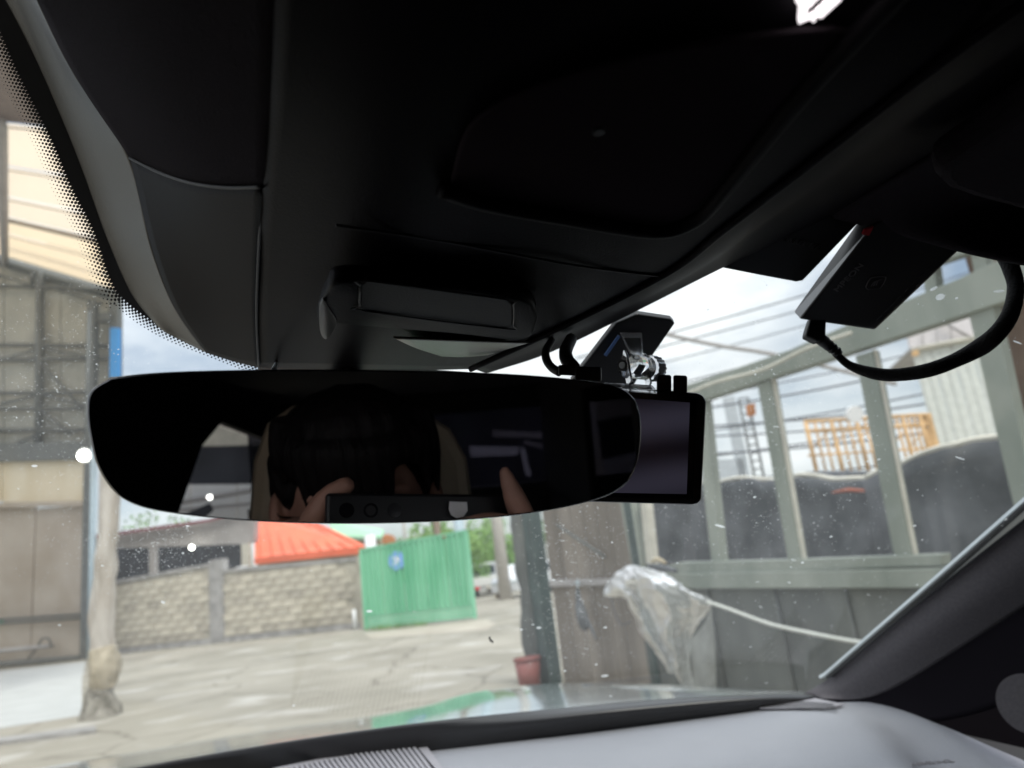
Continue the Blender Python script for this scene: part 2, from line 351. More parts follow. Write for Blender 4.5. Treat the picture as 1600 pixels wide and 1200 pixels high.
# ================================================================== BLOCK WALL
WA, WN, WT = vplane((200, 1020), (560, 982))
def wp(x, y, off=0.0): return PL(x, y, WA + WN * off, WN)
UP = V((0, 0, 1))
def brickmesh(w, h, t):
    me = bpy.data.meshes.new('concrete_block'); bm = bmesh.new(); bmesh.ops.create_cube(bm, size=1)
    for v in bm.verts: v.co = V((v.co.x * w, v.co.y * t, v.co.z * h))
    bmesh.ops.bevel(bm, geom=bm.edges[:], offset=.006, segments=1, affect='EDGES'); bm.to_mesh(me); bm.free(); me.materials.append(M['block']); return me
def blockwall(label, xs, ytop, BW, BH):
    t = thing('block_wall', label, 'wall', 'grey concrete block walls of the yard')
    a, b = wp(xs[0], 1000), wp(xs[1], 1000); a.z = b.z = 0; Lw = (b - a).length; T = (b - a).normalized(); N = V((T.y, -T.x, 0))
    if N.dot(WN) < 0: N = -N
    za = wp(xs[0], ytop[0]).z; zb = wp(xs[1], ytop[1]).z
    prism('mortar_core', [a, b, b + UP * (zb - .05), a + UP * (za - .05)], -N * .13, 'mortar', t)
    me = brickmesh(BW - .018, BH - .018, .15); me2 = me.copy(); me2.materials.clear(); me2.materials.append(M['blockdamp']); row = 0; z = .22
    prism('footing', [a + N * .06, b + N * .06, b + N * .06 + UP * .2, a + N * .06 + UP * .2], -N * .2, 'coping', t)
    while z + BH / 2 < max(za, zb):
        s = -(row % 2) * BW / 2 + BW / 2
        while s < Lw:
            lim = za + (zb - za) * s / Lw - .06
            if s - BW / 2 >= -.3 and s + BW / 2 <= Lw + .05 and z + BH < lim + .03:
                o = bpy.data.objects.new('concrete_block', me2 if random.random() < (.75 if row == 0 else .4 if row == 1 else .14) else me); COL.objects.link(o); o.parent = t
                p = a + T * s + UP * (z + BH / 2) + N * (random.uniform(-.008, .012) - .035)
                o.matrix_world = Matrix.Translation(p) @ Matrix.Rotation(math.atan2(T.y, T.x) + random.uniform(-.006, .006), 4, 'Z')
                o.matrix_local = o.matrix_world.copy()
            s += BW
        z += BH; row += 1
    prism('coping', [a + N * .06 + UP * (za - .07), b + N * .06 + UP * (zb - .07), b + N * .06 + UP * (zb + .06), a + N * .06 + UP * (za + .06)], -N * .26, 'coping', t)
    return t
blockwall('weathered grey block wall left of its concrete pillar, with a sloping coping', (150, 330), (915, 882), .62, .27)
blockwall('weathered grey block wall between the concrete pillar and the green gate', (348, 566), (892, 872), .62, .27)
pp = [wp(328, 1012, .08), wp(350, 1009, .08)]
for q in pp: q.z = 0
zt = wp(340, 874).z
tag(prism('wall_pillar', [pp[0], pp[1], pp[1] + UP * zt, pp[0] + UP * zt], -WN * .35, 'coping', bev=.02), 'square concrete pillar between the two stretches of block wall', 'pillar')
pq = [wp(564, 986, .05), wp(574, 985, .05)]
for q in pq: q.z = 0
zt = wp(568, 868).z
tag(prism('gate_pillar', [pq[0], pq[1], pq[1] + UP * zt, pq[0] + UP * zt], -WN * .35, 'mortar', bev=.02), 'dark stained concrete end pillar of the wall beside the green gate', 'pillar')
a = wp(555, 984, .35); a.z = 0
tag(bar('white_pipe', a, a + UP * .66, .065, 'white'), 'short white plastic pipe standing at the foot of the wall by the gate', 'pipe')
sk = prism('snow_white_board', [wp(351, 893, -.1), wp(377, 884, -.1), wp(377, 890, -.1), wp(351, 899, -.1)], WN * -.4, 'white')
sk.name = 'white_board'; tag(sk, 'small white board lying on the wall top right of the pillar', 'board')

# ================================================================== GREEN GATE
GA, GNn, GT = vplane((575, 985), (745, 968))
def gp(x, y, off=0.0): return PL(x, y, GA + GNn * off, GNn)
gate = thing('green_gate', 'mint green corrugated steel gate with a round blue sign', 'gate')
x0 = gp(572, 986); x0.z = .04; x1 = gp(745, 968); x1.z = .04
GL = (x1 - x0).length; gh0 = gp(570, 859).z; gh1 = gp(737, 829).z
NPAN = 5
for k in range(NPAN):
    vs = []; fs = []; N_ = 28
    s0 = GL * k / NPAN; s1 = GL * (k + 1) / NPAN - .012
    for i in range(N_ + 1):
        s = s0 + (s1 - s0) * i / N_; ph = (i % 7); off = [0, .0, .07, .07, .07, 0, 0][ph] + .02 + (k % 2) * .004
        P = x0 + GT * s + GNn * off; top = gh0 + (gh1 - gh0) * s / GL
        vs += [P + UP * .42, P + UP * (top - .06)]
    fs = [[2 * i, 2 * i + 2, 2 * i + 3, 2 * i + 1] for i in range(N_)]
    o = fromlists('corrugated_panel', vs, fs, 'green', gate); md = o.modifiers.new('t', 'SOLIDIFY'); md.thickness = .006
for k in range(4):
    z = .03 + k * .1
    a_ = x0 + UP * z + GNn * .05; b_ = x1 + UP * z + GNn * .05
    prism('bottom_slat', [a_, b_, b_ + UP * .085, a_ + UP * .085], -GNn * .04, 'green', gate)
for s, w in ((0, .07), (GL - .07, .07)):
    a_ = x0 + GT * s + GNn * .09; hh = gh0 if s == 0 else gh1
    prism('gate_stile', [a_, a_ + GT * w, a_ + GT * w + UP * hh, a_ + UP * hh], -GNn * .13, 'green', gate)
a_ = x0 + UP * (gh0 - .06) + GNn * .09; b_ = x1 + UP * (gh1 - .06) + GNn * .09
prism('top_rail', [a_, b_, b_ + UP * .07, a_ + UP * .07], -GNn * .1, 'green', gate)
c = gp(620, 876, .08)
sg = disc('round_sign', c, GNn, .30, .015, 'blue', gate)
text('sign_print', 'P', c + GNn * .018 + UP * 0, GT, UP, .01, 'white', gate)
bpy.data.objects.remove([o for o in gate.children if o.name.startswith('sign_print')][0])
for (dx, dz, w, h) in ((-.02, .06, .26, .05), (.04, -.02, .2, .06), (-.05, -.1, .18, .045)):
    q = c + GNn * .017 + GT * dx + UP * dz
    prism('sign_mark', [q - GT * w / 2, q + GT * w / 2, q + GT * (w / 2 - .03) + UP * h, q - GT * (w / 2 - .03) + UP * h], GNn * .004, 'white', gate)
q = gp(690, 838, .1); prism('rust_patch', [q, q + GT * .16, q + GT * .14 - UP * .06, q + GT * .02 - UP * .05], GNn * .006, 'rust', gate)
base(gate, x0.copy())
# grass tufts at the gate foot
vs = []; fs = []
for i in range(220):
    s = random.random() ** .7 * 1.5 if random.random() < .7 else random.uniform(1.4, 2.4); p = x0 + GT * s + GNn * random.uniform(.1, .3); p.z = 0; a = random.uniform(0, 6.28); h = random.uniform(.05, .2)
    d = V((math.cos(a), math.sin(a), 0)) * .015; k = len(vs); vs += [p - d, p + d, p + V((random.uniform(-.06, .06), random.uniform(-.06, .06), h))]; fs.append([k, k + 1, k + 2])
g_ = fromlists('weeds', vs, fs, 'leaflight'); stuff(g_); tag(g_, 'low green weeds along the foot of the green gate', 'weeds')

# ================================================================== SHEDS AND ROOFS BEHIND THE WALL
def bp(x, y, dist):   # vertical plane parallel to the block wall, further back
    return PL(x, y, WA - WN * dist, WN)
# orange roofed building
t = thing('orange_roofed_house', 'low house with a bright orange roof behind the block wall', 'house')
ev = [bp(398, 872, 4), bp(572, 853, 4)]; rdg = [bp(398, 800, 8), bp(500, 818, 8)]
prism('roof', [ev[0], ev[1], rdg[1], rdg[0]], V((0, 0, -.12)), 'orange_roof', t)
for k in range(9):
    f = (k + .5) / 9; a_ = ev[0].lerp(ev[1], f); b_ = rdg[0].lerp(rdg[1], f); bar('roof_rib', a_ + UP * .02, b_ + UP * .02, .035, 'orange_roof', t, 6)
prism('fascia', [ev[0], ev[1], ev[1] - UP * .28, ev[0] - UP * .28], WN * .04, 'orange_roof', t)
wl = [bp(402, 880, 4.4), bp(566, 860, 4.4)]
prism('wall', [V((wl[0].x, wl[0].y, 0)), V((wl[1].x, wl[1].y, 0)), V((wl[1].x, wl[1].y, ev[1].z - .1)), V((wl[0].x, wl[0].y, ev[0].z - .1))], -WN * .3, 'cream', t)
# grey shed
t = thing('grey_open_shed', 'open fronted grey metal shed behind the left stretch of block wall', 'shed')
prism('roof_fascia', [bp(150, 858, 5), bp(382, 850, 5), bp(396, 846, 5), bp(399, 795, 5), bp(330, 812, 5), bp(150, 837, 5)], -WN * .3, 'greymetal', t)
prism('roof_edge', [bp(150, 836, 4.9), bp(330, 811, 4.9), bp(396, 790, 4.9), bp(396, 794, 4.9), bp(330, 815, 4.9), bp(150, 841, 4.9)], WN * .15, 'maroon', t)
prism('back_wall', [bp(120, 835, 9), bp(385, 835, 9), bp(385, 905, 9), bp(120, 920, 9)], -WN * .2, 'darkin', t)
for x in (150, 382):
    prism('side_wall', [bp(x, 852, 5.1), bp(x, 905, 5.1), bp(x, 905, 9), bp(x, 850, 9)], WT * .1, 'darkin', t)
for xa, xb in ((233, 242), (381, 393)):
    a_ = bp(xa, 990, 4.8); b_ = bp(xb, 990, 4.8); a_.z = b_.z = 0; z = bp(xa, 850, 4.8).z
    prism('post', [a_, b_, b_ + UP * z, a_ + UP * z], -WN * .2, 'framelight' if xa > 300 else 'greymetal', t)
tag(disc('ceiling_lamp', bp(300, 855, 4.5), V((.1, -1, -.3)), .10, .06, 'lamp'), 'glowing round lamp in the grey open shed', 'lamp')
# green roof, tank and rounded brown hut
t = thing('green_roofed_house', 'pale green roof showing behind the orange roof', 'house')
prism('roof', [bp(515, 812, 10), bp(600, 828, 10), bp(596, 838, 9), bp(520, 838, 9)], -UP * .15, 'greenroof', t)
a_ = bp(530, 838, 9.5); b_ = bp(592, 838, 9.5)
prism('wall', [V((a_.x, a_.y, 0)), V((b_.x, b_.y, 0)), b_, a_], -WN * .3, 'cream', t)
c = bp(578, 838, 2.5); c.z = 0; tag(bar('white_tank', c, V((c.x, c.y, bp(578, 836, 2.5).z)), .22, 'white', seg=16), 'narrow white tank standing between the orange roof and green gate', 'tank')
c = bp(603, 850, 12)
tag(tube('brown_drum', [V((c.x, c.y, 0)), V((c.x, c.y, c.z)), V((c.x, c.y, c.z + .35)), V((c.x, c.y, c.z + .5))], [.55, .55, .5, .2], 'rust', seg=16, spl=False), 'rounded brown hut top above the green gate', 'hut')

# ================================================================== TREES
def tree(label, x, dist, ztop, rad, m, n=1500, group='trees beyond the gate'):
    g0 = ray(x, 880); g0 = g0 * (dist / g0.y); c = V((g0.x, g0.y, 0)); t = thing('leafy_tree', label, 'tree', group)
    zc = ztop - rad * .85
    tube('trunk', [c, c + V((.1, 0, zc * .5)), c + V((0, .1, zc))], [.2, .15, .08], 'bark', t, 8)
    for k in range(4):
        a = k * 1.6 + random.random(); s_ = c + UP * zc * .55
        tube('limb', [s_, s_ + V((math.cos(a) * rad * .3, math.sin(a) * rad * .3, rad * .4)), s_ + V((math.cos(a) * rad * .6, math.sin(a) * rad * .6, rad * .8))], [.09, .06, .03], 'bark', t, 6)
    cl = [(V((random.gauss(0, .5), random.gauss(0, .5), random.gauss(0, .42))) * rad, random.uniform(.25, .5) * rad) for _ in range(16)]
    vs = []; fs = []
    for i in range(n):
        q, r_ = random.choice(cl); d = V((random.gauss(0, 1), random.gauss(0, 1), random.gauss(0, .8))).normalized() * r_ * random.uniform(.6, 1.05)
        p = c + UP * zc + q + d; s = random.uniform(.08, .2); u = V((random.gauss(0, 1), random.gauss(0, 1), random.gauss(0, 1))).normalized(); w = u.orthogonal().normalized()
        k = len(vs); vs += [p - u * s, p - w * s * .5, p + u * s, p + w * s * .5]; fs.append([k, k + 1, k + 2, k + 3])
    me = bpy.data.meshes.new('crown'); me.from_pydata([tuple(v) for v in vs], [], fs); o = link('crown', me, m, t); base(t, c); return t
tree('dark green tree rising just right of the orange roof', 622, 42, 4.4, 1.9, 'leaf')
tree('bright green bushy tree above the left half of the green gate', 668, 40, 4.0, 1.7, 'leaflight')
tree('bright green tree behind the right half of the green gate', 715, 46, 4.8, 2.2, 'leaflight', 2200)
tree('green tree hanging over the white fence near the concrete pole', 760, 52, 4.6, 2.3, 'leaflight', 2200)
tree('green tree at the far right by the wrapped post', 812, 54, 4.9, 2.4, 'leaf', 2200)
tree('pale tree seen left above the grey shed roof', 215, 48, 7.4, 1.8, 'leaflight', 700)
tree('small tree behind the shed beside the thin post', 262, 60, 8.2, 1.7, 'leaf', 700)

# ================================================================== FENCE, POLES, VEHICLES BEYOND THE GATE
fn = thing('white_sheet_fence', 'white corrugated sheet fence beyond the green gate', 'fence')
FA, FNn, FTt = vplane((740, 925), (850, 915))
def fp(x, y, off=0.0): return PL(x, y, FA + FNn * off, FNn)
for k in range(12):
    a_ = fp(700 + k * 14, 928); b_ = fp(713.4 + k * 14, 928); a_.z = b_.z = 0.05; z = 2.6
    vs = []; fs = []
    for i in range(9):
        p = a_.lerp(b_, i / 8) + FNn * (.05 if i % 2 else 0); vs += [p, p + UP * (z - .05)]
    fs = [[2 * i, 2 * i + 2, 2 * i + 3, 2 * i + 1] for i in range(8)]
    o = fromlists('sheet_panel', vs, fs, 'whitefence', fn); md = o.modifiers.new('t', 'SOLIDIFY'); md.thickness = .01
def pole(name, label, x, ybase, d, h, r, m):
    g0 = ray(x, 880); g0 = g0 * (d / g0.y); c = V((g0.x, g0.y, 0))
    return tag(tube(name, [c, c + UP * h], [r * 1.15, r * .85], m, seg=14, spl=False), label, 'pole')
pole('utility_pole', 'pale concrete utility pole behind the gate, left of the white car', 784, 0, 36, 9, .27, 'polec')
pole('utility_pole', 'brown utility pole rising behind the middle of the green gate', 688, 0, 38, 8, .18, 'polebrown')
pole('sign_post', 'pale blue post standing behind the right end of the green gate', 723, 0, 34, 6, .24, 'bluepipe')
pole('lamp_post', 'thin grey post behind the left half of the green gate', 636, 0, 44, 8, .09, 'polec')
# low white truck seen from behind
def wheel(name, c, ax, r, w, parent):
    ty = tube(name, [c - ax * w / 2, c - ax * w * .4, c + ax * w * .4, c + ax * w / 2], [r * .9, r, r, r * .9], 'tyre', parent, 20, spl=False)
    disc('rim', c - ax * (w / 2 + .005), -ax, r * .55, .02, 'silver', ty, 16); return ty
tk = thing('flatbed_truck', 'low white flatbed truck seen from behind, right of the green gate', 'truck')
c = G(768, 931); X = V((.98, .15, 0)).normalized(); Y = V((-.15, .98, 0)).normalized()
box('bed', c + UP * .85, 1.9, .12, .5, 'whitefence', tk, (X, Y, UP), .03)
box('bed_floor', c + UP * .62 + Y * 1.4, 1.9, 2.7, .12, 'greymetal', tk, (X, Y, UP))
box('side_board', c + UP * .85 + Y * 1.4 - X * .92, .06, 2.7, .45, 'whitefence', tk, (X, Y, UP))
box('side_board', c + UP * .85 + Y * 1.4 + X * .92, .06, 2.7, .45, 'whitefence', tk, (X, Y, UP))
cabp = [c + Y * 2.9 + UP * .5, c + Y * 4.3 + UP * .5, c + Y * 4.4 + UP * 1.1, c + Y * 4.0 + UP * 1.95, c + Y * 2.9 + UP * 1.95]
prism('cab', [p - X * .85 for p in cabp], X * 1.7, 'carwhite', tk, .05)
box('rear_window', c + Y * 2.88 + UP * 1.5, 1.3, .03, .5, 'carglass', tk, (X, Y, UP))
for s in (-.78, .78):
    box('tail_light', c + UP * .5 + X * s - Y * .08, .26, .06, .16, 'tail', tk, (X, Y, UP), .02)
    wheel('wheel', c + X * s + Y * .6 + UP * .33, X, .33, .2, tk); wheel('wheel', c + X * s + Y * 3.5 + UP * .33, X, .33, .2, tk)
box('number_plate', c + UP * .48 - Y * .07, .5, .03, .14, 'framelight', tk, (X, Y, UP)); base(tk, c.copy())
# white car
cw = thing('parked_car', 'white car with dark wheels parked partly behind the wrapped post', 'car')
c = G(826, 930); X = V((.55, .83, 0)).normalized(); Y = V((-.83, .55, 0)).normalized()
prof = [(-1.9, .3), (-1.95, .75), (-1.75, 1.0), (-1.0, 1.1), (-.55, 1.55), (.6, 1.6), (1.3, 1.55), (1.85, 1.1), (1.95, .7), (1.9, .3)]
o = prism('body', [c + X * a + UP * b - Y * .85 for a, b in prof], Y * 1.7, 'carwhite', cw, .08)
glp = [(-.85, 1.1), (-.48, 1.47), (.1, 1.5), (.1, 1.1)]; gl2 = [(.18, 1.1), (.18, 1.5), (1.2, 1.46), (1.6, 1.1)]
for s in (-.856, .846):
    for gg in (glp, gl2): prism('side_window', [c + X * a + UP * b + Y * s for a, b in gg], Y * .012, 'carglass', cw)
for a in (-1.2, 1.2):
    for s in (-.78, .78): wheel('wheel', c + X * a + Y * s + UP * .33, Y if s < 0 else -Y, .34, .22, cw)
for s in (-.6, .6): box('headlight', c - X * 1.9 + Y * s + UP * .75, .1, .4, .16, 'silver', cw, (X, Y, UP), .03)
box('wing_mirror', c - X * .55 - Y * .98 + UP * 1.12, .12, .2, .14, 'carwhite', cw, (X, Y, UP), .03); base(cw, c.copy())
# concrete block at roadside
c = G(785, 934); tag(prism('roadside_block', [c + V((-.35, -.2, 0)), c + V((.35, -.2, 0)), c + V((.3, .2, 0)), c + V((-.3, .2, 0))], UP * .45, 'cream', bev=.04), 'small cream concrete block at the roadside before the white car', 'block')

# ================================================================== LEFT BIG SHED
SA, SN, STt = vplane((0, 1045), (130, 1030))
def sp(x, y, off=0.0): return PL(x, y, SA + SN * off, SN)
sh = thing('big_metal_shed', 'tall beige metal shed with exposed steel frame at the left', 'shed')
for k in range(5):
    xa = -260 + k * 89; xb = xa + 87
    o = prism('wall_panel', [sp(xa, 380, -.5), sp(xb, 380 + .1 * k, -.5), sp(xb if k < 4 else 184, 720, -.5), sp(xa, 725, -.5)], -SN * .15, 'shedwall', sh)
# vertical corrugation of upper wall
def sbar(name, a, b, r, m, off=0.0, parent=None): return bar(name, sp(*a, off), sp(*b, off), r, m, parent or sh, 6)
for a, b, r in [((63, 425), (60, 700), .17), ((50, 428), (50, 445), .1), ((-260, 440), (180, 452), .09), ((-260, 470), (0, 432), .08),
                ((-260, 536), (182, 541), .09), ((-260, 566), (182, 560), .10), ((-260, 618), (182, 612), .09), ((-260, 641), (182, 638), .08), ((-260, 674), (182, 672), .10),
                ((62, 565), (130, 640), .07), ((62, 640), (110, 678), .07), ((0, 632), (60, 617), .06), ((66, 617), (140, 636), .06), ((60, 545), (0, 562), .05), ((70, 545), (160, 562), .05),
                ((60, 678), (10, 700), .06), ((66, 445), (160, 475), .05), ((0, 430), (60, 450), .05), ((-120, 425), (-125, 700), .17)]:
    sbar('frame_bar', a, b, r, 'steel', -.2)
prism('lintel_beam', [sp(-260, 696, .3), sp(183, 690, .3), sp(183, 716, .3), sp(-260, 728, .3)], -SN * .5, 'steel', sh)
for k, (xa, xb) in enumerate(((-260, -128), (-126, 2), (4, 131))):
    prism('cream_panel', [sp(xa, 722), sp(xb, 718), sp(xb, 783), sp(xa, 794 - 2 * k)], -SN * .1, 'shedcream', sh)
prism('panel_ledge', [sp(-260, 790, .2), sp(133, 783, .2), sp(133, 790, .2), sp(-260, 800, .2)], -SN * .25, 'shedlow', sh)
for k, (xa, xb) in enumerate(((-260, -100), (-98, 46), (48, 131))):
    a_ = sp(xa, 1050, -.1); b_ = sp(xb, 1035, -.1); a_.z = b_.z = 0; za = sp(xa, 796, -.1).z; zb = sp(xb, 790, -.1).z
    prism('lower_panel', [a_, b_, b_ + UP * zb, a_ + UP * za], -SN * .1, 'shedlow', sh)
a_ = sp(124, 1036, .25); b_ = sp(137, 1032, .25); a_.z = b_.z = 0; z = sp(137, 470, .25).z
prism('corner_post', [a_, b_, b_ + UP * z, a_ + UP * z], -SN * .3, 'steel', sh)
c = sp(141, 1032, .3); c.z = 0; bar('downpipe', c, c + UP * sp(143, 700, .3).z, .12, 'bluepipe', sh)
for ya, yb in ((968, 960), (974, 966)): sbar('hand_rail', (-200, ya + 14), (124, yb), .05, 'steel', .2)
sbar('door_rail', (-30, 1020), (82, 1009), .09, 'greymetal', .25)
tube('door_handle', [sp(60, 1008, .3), sp(66, 998, .4), sp(76, 998, .4), sp(80, 1010, .3)], .04, 'steel', sh, 6)
sbar('door_brace', (40, 1034), (62, 1008), .04, 'steel', .2)
for ya in (1028,): sbar('base_rail', (-200, ya + 26), (124, ya), .12, 'steel', .15)
prism('lock_plate', [sp(-6, 967, .1), sp(6, 966, .1), sp(6, 976, .1), sp(-6, 977, .1)], SN * .05, 'green', sh)
# blue banner strip at the shed's right edge + its bracket
bn = prism('blue_banner', [sp(172, 512, .4), sp(184, 512, .4), sp(184, 590, .4), sp(171, 590, .4)], -SN * .2, 'bluebright'); tag(bn, 'bright blue vertical banner on the right edge of the big shed', 'banner')
prism('edge_column', [sp(170, 440, 0), sp(184, 440, 0), sp(183, 700, 0), sp(168, 700, 0)], -SN * .3, 'steel', sh)
prism('bracket', [sp(146, 492, .1), sp(172, 486, .1), sp(174, 500, .1), sp(150, 503, .1)], -SN * .3, 'steel', sh)
# canopy roof of the shed with translucent sheets: purlins in front, sheets above
def roofpt(x, u):      # u=0 far eave, u=1 near edge
    far = sp(x, 398 + .30 * (x + 0)); near = D(x * .9 - 6, 190 + .10 * x, 17.5)
    return far.lerp(near, u)
cuts = [0, .14, .29, .45, .61, .80, 1.0]
for k in range(6):
    for (xa, xb) in ((-260, 4), (12, 185)):
        p = [roofpt(xa, cuts[k] + .006), roofpt(xb, cuts[k] + .006), roofpt(xb, cuts[k + 1] - .006), roofpt(xa, cuts[k + 1] - .006)]
        prism('translucent_sheet', p, V((0, 0, .03)), 'panel_warm' if k < 3 else 'panel_light', sh)
for k in range(1, 7):
    r_ = .13 if k == 3 else .03
    bar('purlin', roofpt(-260, cuts[k]) - UP * .12, roofpt(185, cuts[k]) - UP * .12, r_ * .7, 'purlin', sh, 6)
bar('rafter', roofpt(8, -.06) - UP * .3, roofpt(8, 1.02) - UP * .2, .16, 'greymetal', sh, 6)
bar('eave_beam', roofpt(-260, -.03) - UP * .2, roofpt(185, -.03) - UP * .2, .22, 'steel', sh, 6)
bar('eave_beam', roofpt(-260, -.10) - UP * .2, roofpt(185, -.10) - UP * .2, .12, 'greymetal', sh, 6)
near = [roofpt(-260, 1.0), roofpt(185, 1.0)]
prism('metal_roof_sheet', [near[0] + UP * .02, near[1] + UP * .02, near[1] + V((0, -9, 2.0)), near[0] + V((0, -9, 2.0))], V((0, 0, .05)), 'roofbrown', sh)
# hanging lamp
lp = thing('hanging_lamp', 'glaring white lamp hanging at the left edge of the rear view mirror', 'lamp')
c = D(130, 712, 15); disc('glowing_disc', c, V((0, -1, -.35)), .09, .05, 'lamp', lp); disc('lamp_shade', c + V((0, .06, .02)), V((0, -1, -.35)), .14, .03, 'white', lp); bar('lamp_stem', c + V((0, .1, 0)), c + V((0, .1, 3.2)), .03, 'steel', lp)
# pole wrapped in cloth
wrp = thing('wrapped_pole', 'round pole wrapped in tan cloth with a dirty bunched foot', 'pole')
c = G(160, 1120)
def onp(y, off=0.0):   # point on the pole's axis seen at image row y
    n_ = V((0, -1, 0)); return PL(160 + off, y, c, n_)
ax = [G(160, 1120), onp(1090), onp(1060)]
def wrap(name, ys, rs, m, seed):
    P = [PL(x, y, c, V((0, -1, 0))) for x, y in ys]; vs, fs = tube(None, P, rs, None, seg=40, n=7)
    vs2 = []
    for v in vs:
        f = mnoise.noise(V((v.x * 6 + seed, v.y * 6, v.z * 1.5))); g_2 = mnoise.noise(V((v.x * 17 + seed, v.y * 17, v.z * 4)))
        cx = V((c.x, c.y, v.z)); d = (v - cx); d.z = 0; vs2.append(v + d.normalized() * (f * .05 + g_2 * .03))
    return fromlists(name, vs2, fs, m, wrp, True)
wrap('cloth_sleeve', [(173, 640), (172, 780), (165, 880), (160, 960), (160, 1022)], [.13, .15, .16, .17, .15], 'wrapcloth', 1)
wrap('ochre_bundle', [(160, 1012), (163, 1030), (163, 1048), (160, 1066), (158, 1080)], [.15, .19, .21, .18, .13], 'wrapochre', 5)
wrap('dirty_skirt', [(158, 1074), (157, 1086), (156, 1100), (156, 1114), (156, 1124)], [.15, .18, .22, .27, .29], 'wrapdark', 9)
tube('tie_cord', [PL(x, y, c - V((0, .2, 0)), V((0, -1, 0))) for x, y in ((140, 1078), (158, 1084), (178, 1074))], .014, 'wrapdark', wrp, 6)
bar('inner_pole', V((c.x, c.y, 0)), V((c.x, c.y, PL(173, 628, c, V((0, -1, 0))).z)), .1, 'greymetal', wrp, 12); base(wrp, c.copy())

# ================================================================== RIGHT FRAME STRUCTURE
RA = G(850, 1070); RT = V((.466, -.885, 0)).normalized(); RN = V((-RT.y, RT.x, 0))
if RN.dot(EYE - RA) < 0: RN = -RN
def rpx(x, y, off=0.0): return PL(x, y, RA + RN * off, RN)
fr = thing('green_frame_shed', 'pale green steel window frame shed standing on the right', 'shed')
def rq(name, q, m, off=0.0, th=.08, bev=.006, parent=None): return prism(name, [rpx(x, y, off) for x, y in q], -RN * th, m, parent or fr, bev)
rq('window_post', [(966, 770), (984, 770), (1003, 890), (988, 890)], 'palegreen')
rq('window_post', [(998, 770), (1008, 770), (1020, 885), (1010, 885)], 'framelight', -.03)
rq('window_post', [(1084, 628), (1101, 624), (1128, 885), (1112, 886)], 'palegreen')
rq('window_post', [(1183, 600), (1203, 594), (1251, 880), (1232, 882)], 'palegreen')
rq('post_edge', [(1203.5, 594), (1208, 592), (1257, 879), (1251.5, 880)], 'framelight', -.02, .03, 0)
rq('window_post', [(1336, 556), (1362, 548), (1427, 885), (1400, 886)], 'palegreen')
rq('post_edge', [(1362.5, 548), (1366, 546), (1433, 884), (1427.5, 885)], 'framelight', -.02, .03, 0)
rq('window_post', [(1508, 470), (1546, 455), (1622, 800), (1588, 810)], 'palegreen')
rq('top_beam', [(1040, 645), (1093, 627), (1354, 542), (1524, 486), (1680, 434), (1680, 350), (1500, 434), (1340, 500), (1232, 547), (1101, 592), (1040, 612)], 'palegreen', .03, .12)
rq('window_sill', [(1040, 884), (1059, 879), (1250, 874), (1470, 866), (1470, 884), (1040, 900)], 'palegreen', .03, .1)
rq('sill_board', [(1040, 897), (1470, 888), (1470, 919), (1040, 920)], 'palegreen', .06, .14)
rq('upper_post', [(1512, 380), (1536, 370), (1546, 452), (1528, 458)], 'palegreen', 0, .08)
rq('upper_post', [(1436, 400), (1456, 392), (1466, 470), (1448, 476)], 'palegreen', 0, .08)
rq('upper_beam', [(1400, 432), (1600, 366), (1600, 340), (1400, 405)], 'palegreen', .03, .1)
tube('cable_conduit', [rpx(1040, 632, .12), rpx(1110, 600, .12), rpx(1190, 578, .12), rpx(1260, 545, .12), rpx(1330, 520, .12)], .012, 'framelight', fr, 6)
# lower wall panels of the shed
xs = [1000, 1105, 1210, 1320, 1440, 1600]
for k in range(5):
    q = [rpx(xs[k], 920, -.02), rpx(xs[k + 1] - 1.5, 920, -.02)]
    pts = [V((q[0].x, q[0].y, 0)), V((q[1].x, q[1].y, 0)), q[1], q[0]]
    prism('lower_panel', pts, -RN * .04, 'greypanel', fr)
for k in range(6):
    q = rpx(xs[k], 922, .0); bar('panel_joint', V((q.x, q.y, 0)), q, .012, 'greypanel', fr, 6)
# boarded part, left of the windows
bx = [862, 884, 905, 926, 947, 966, 1000]
for k in range(6):
    a_ = rpx(bx[k], 912, -.05); b_ = rpx(bx[k + 1] - 1, 912, -.05)
    prism('wall_board', [V((a_.x, a_.y, 0)), V((b_.x, b_.y, 0)), b_, a_], -RN * .03, 'board', fr)
    t0 = rpx(bx[k] - 18, 760, -.05); t1 = rpx(bx[k + 1] - 19, 760, -.05); zt = t0.z
    prism('upper_board', [a_ + UP * .03, b_ + UP * .03, V((b_.x, b_.y, zt)), V((a_.x, a_.y, zt))], -RN * .03, 'board', fr)
rq('middle_rail', [(858, 907), (965, 905), (965, 914), (858, 917)], 'greymetal', .02, .06)
bar('bent_stem', rpx(870, 820, .02), rpx(945, 870, .02), .015, 'steel', fr, 6)
a_ = rpx(992, 905, .0); b_ = rpx(1004, 905, .0)
prism('door_post', [V((a_.x, a_.y, 0)), V((b_.x, b_.y, 0)), V((b_.x, b_.y, 1.9)), V((a_.x, a_.y, 1.9))], -RN * .1, 'framedark', fr)
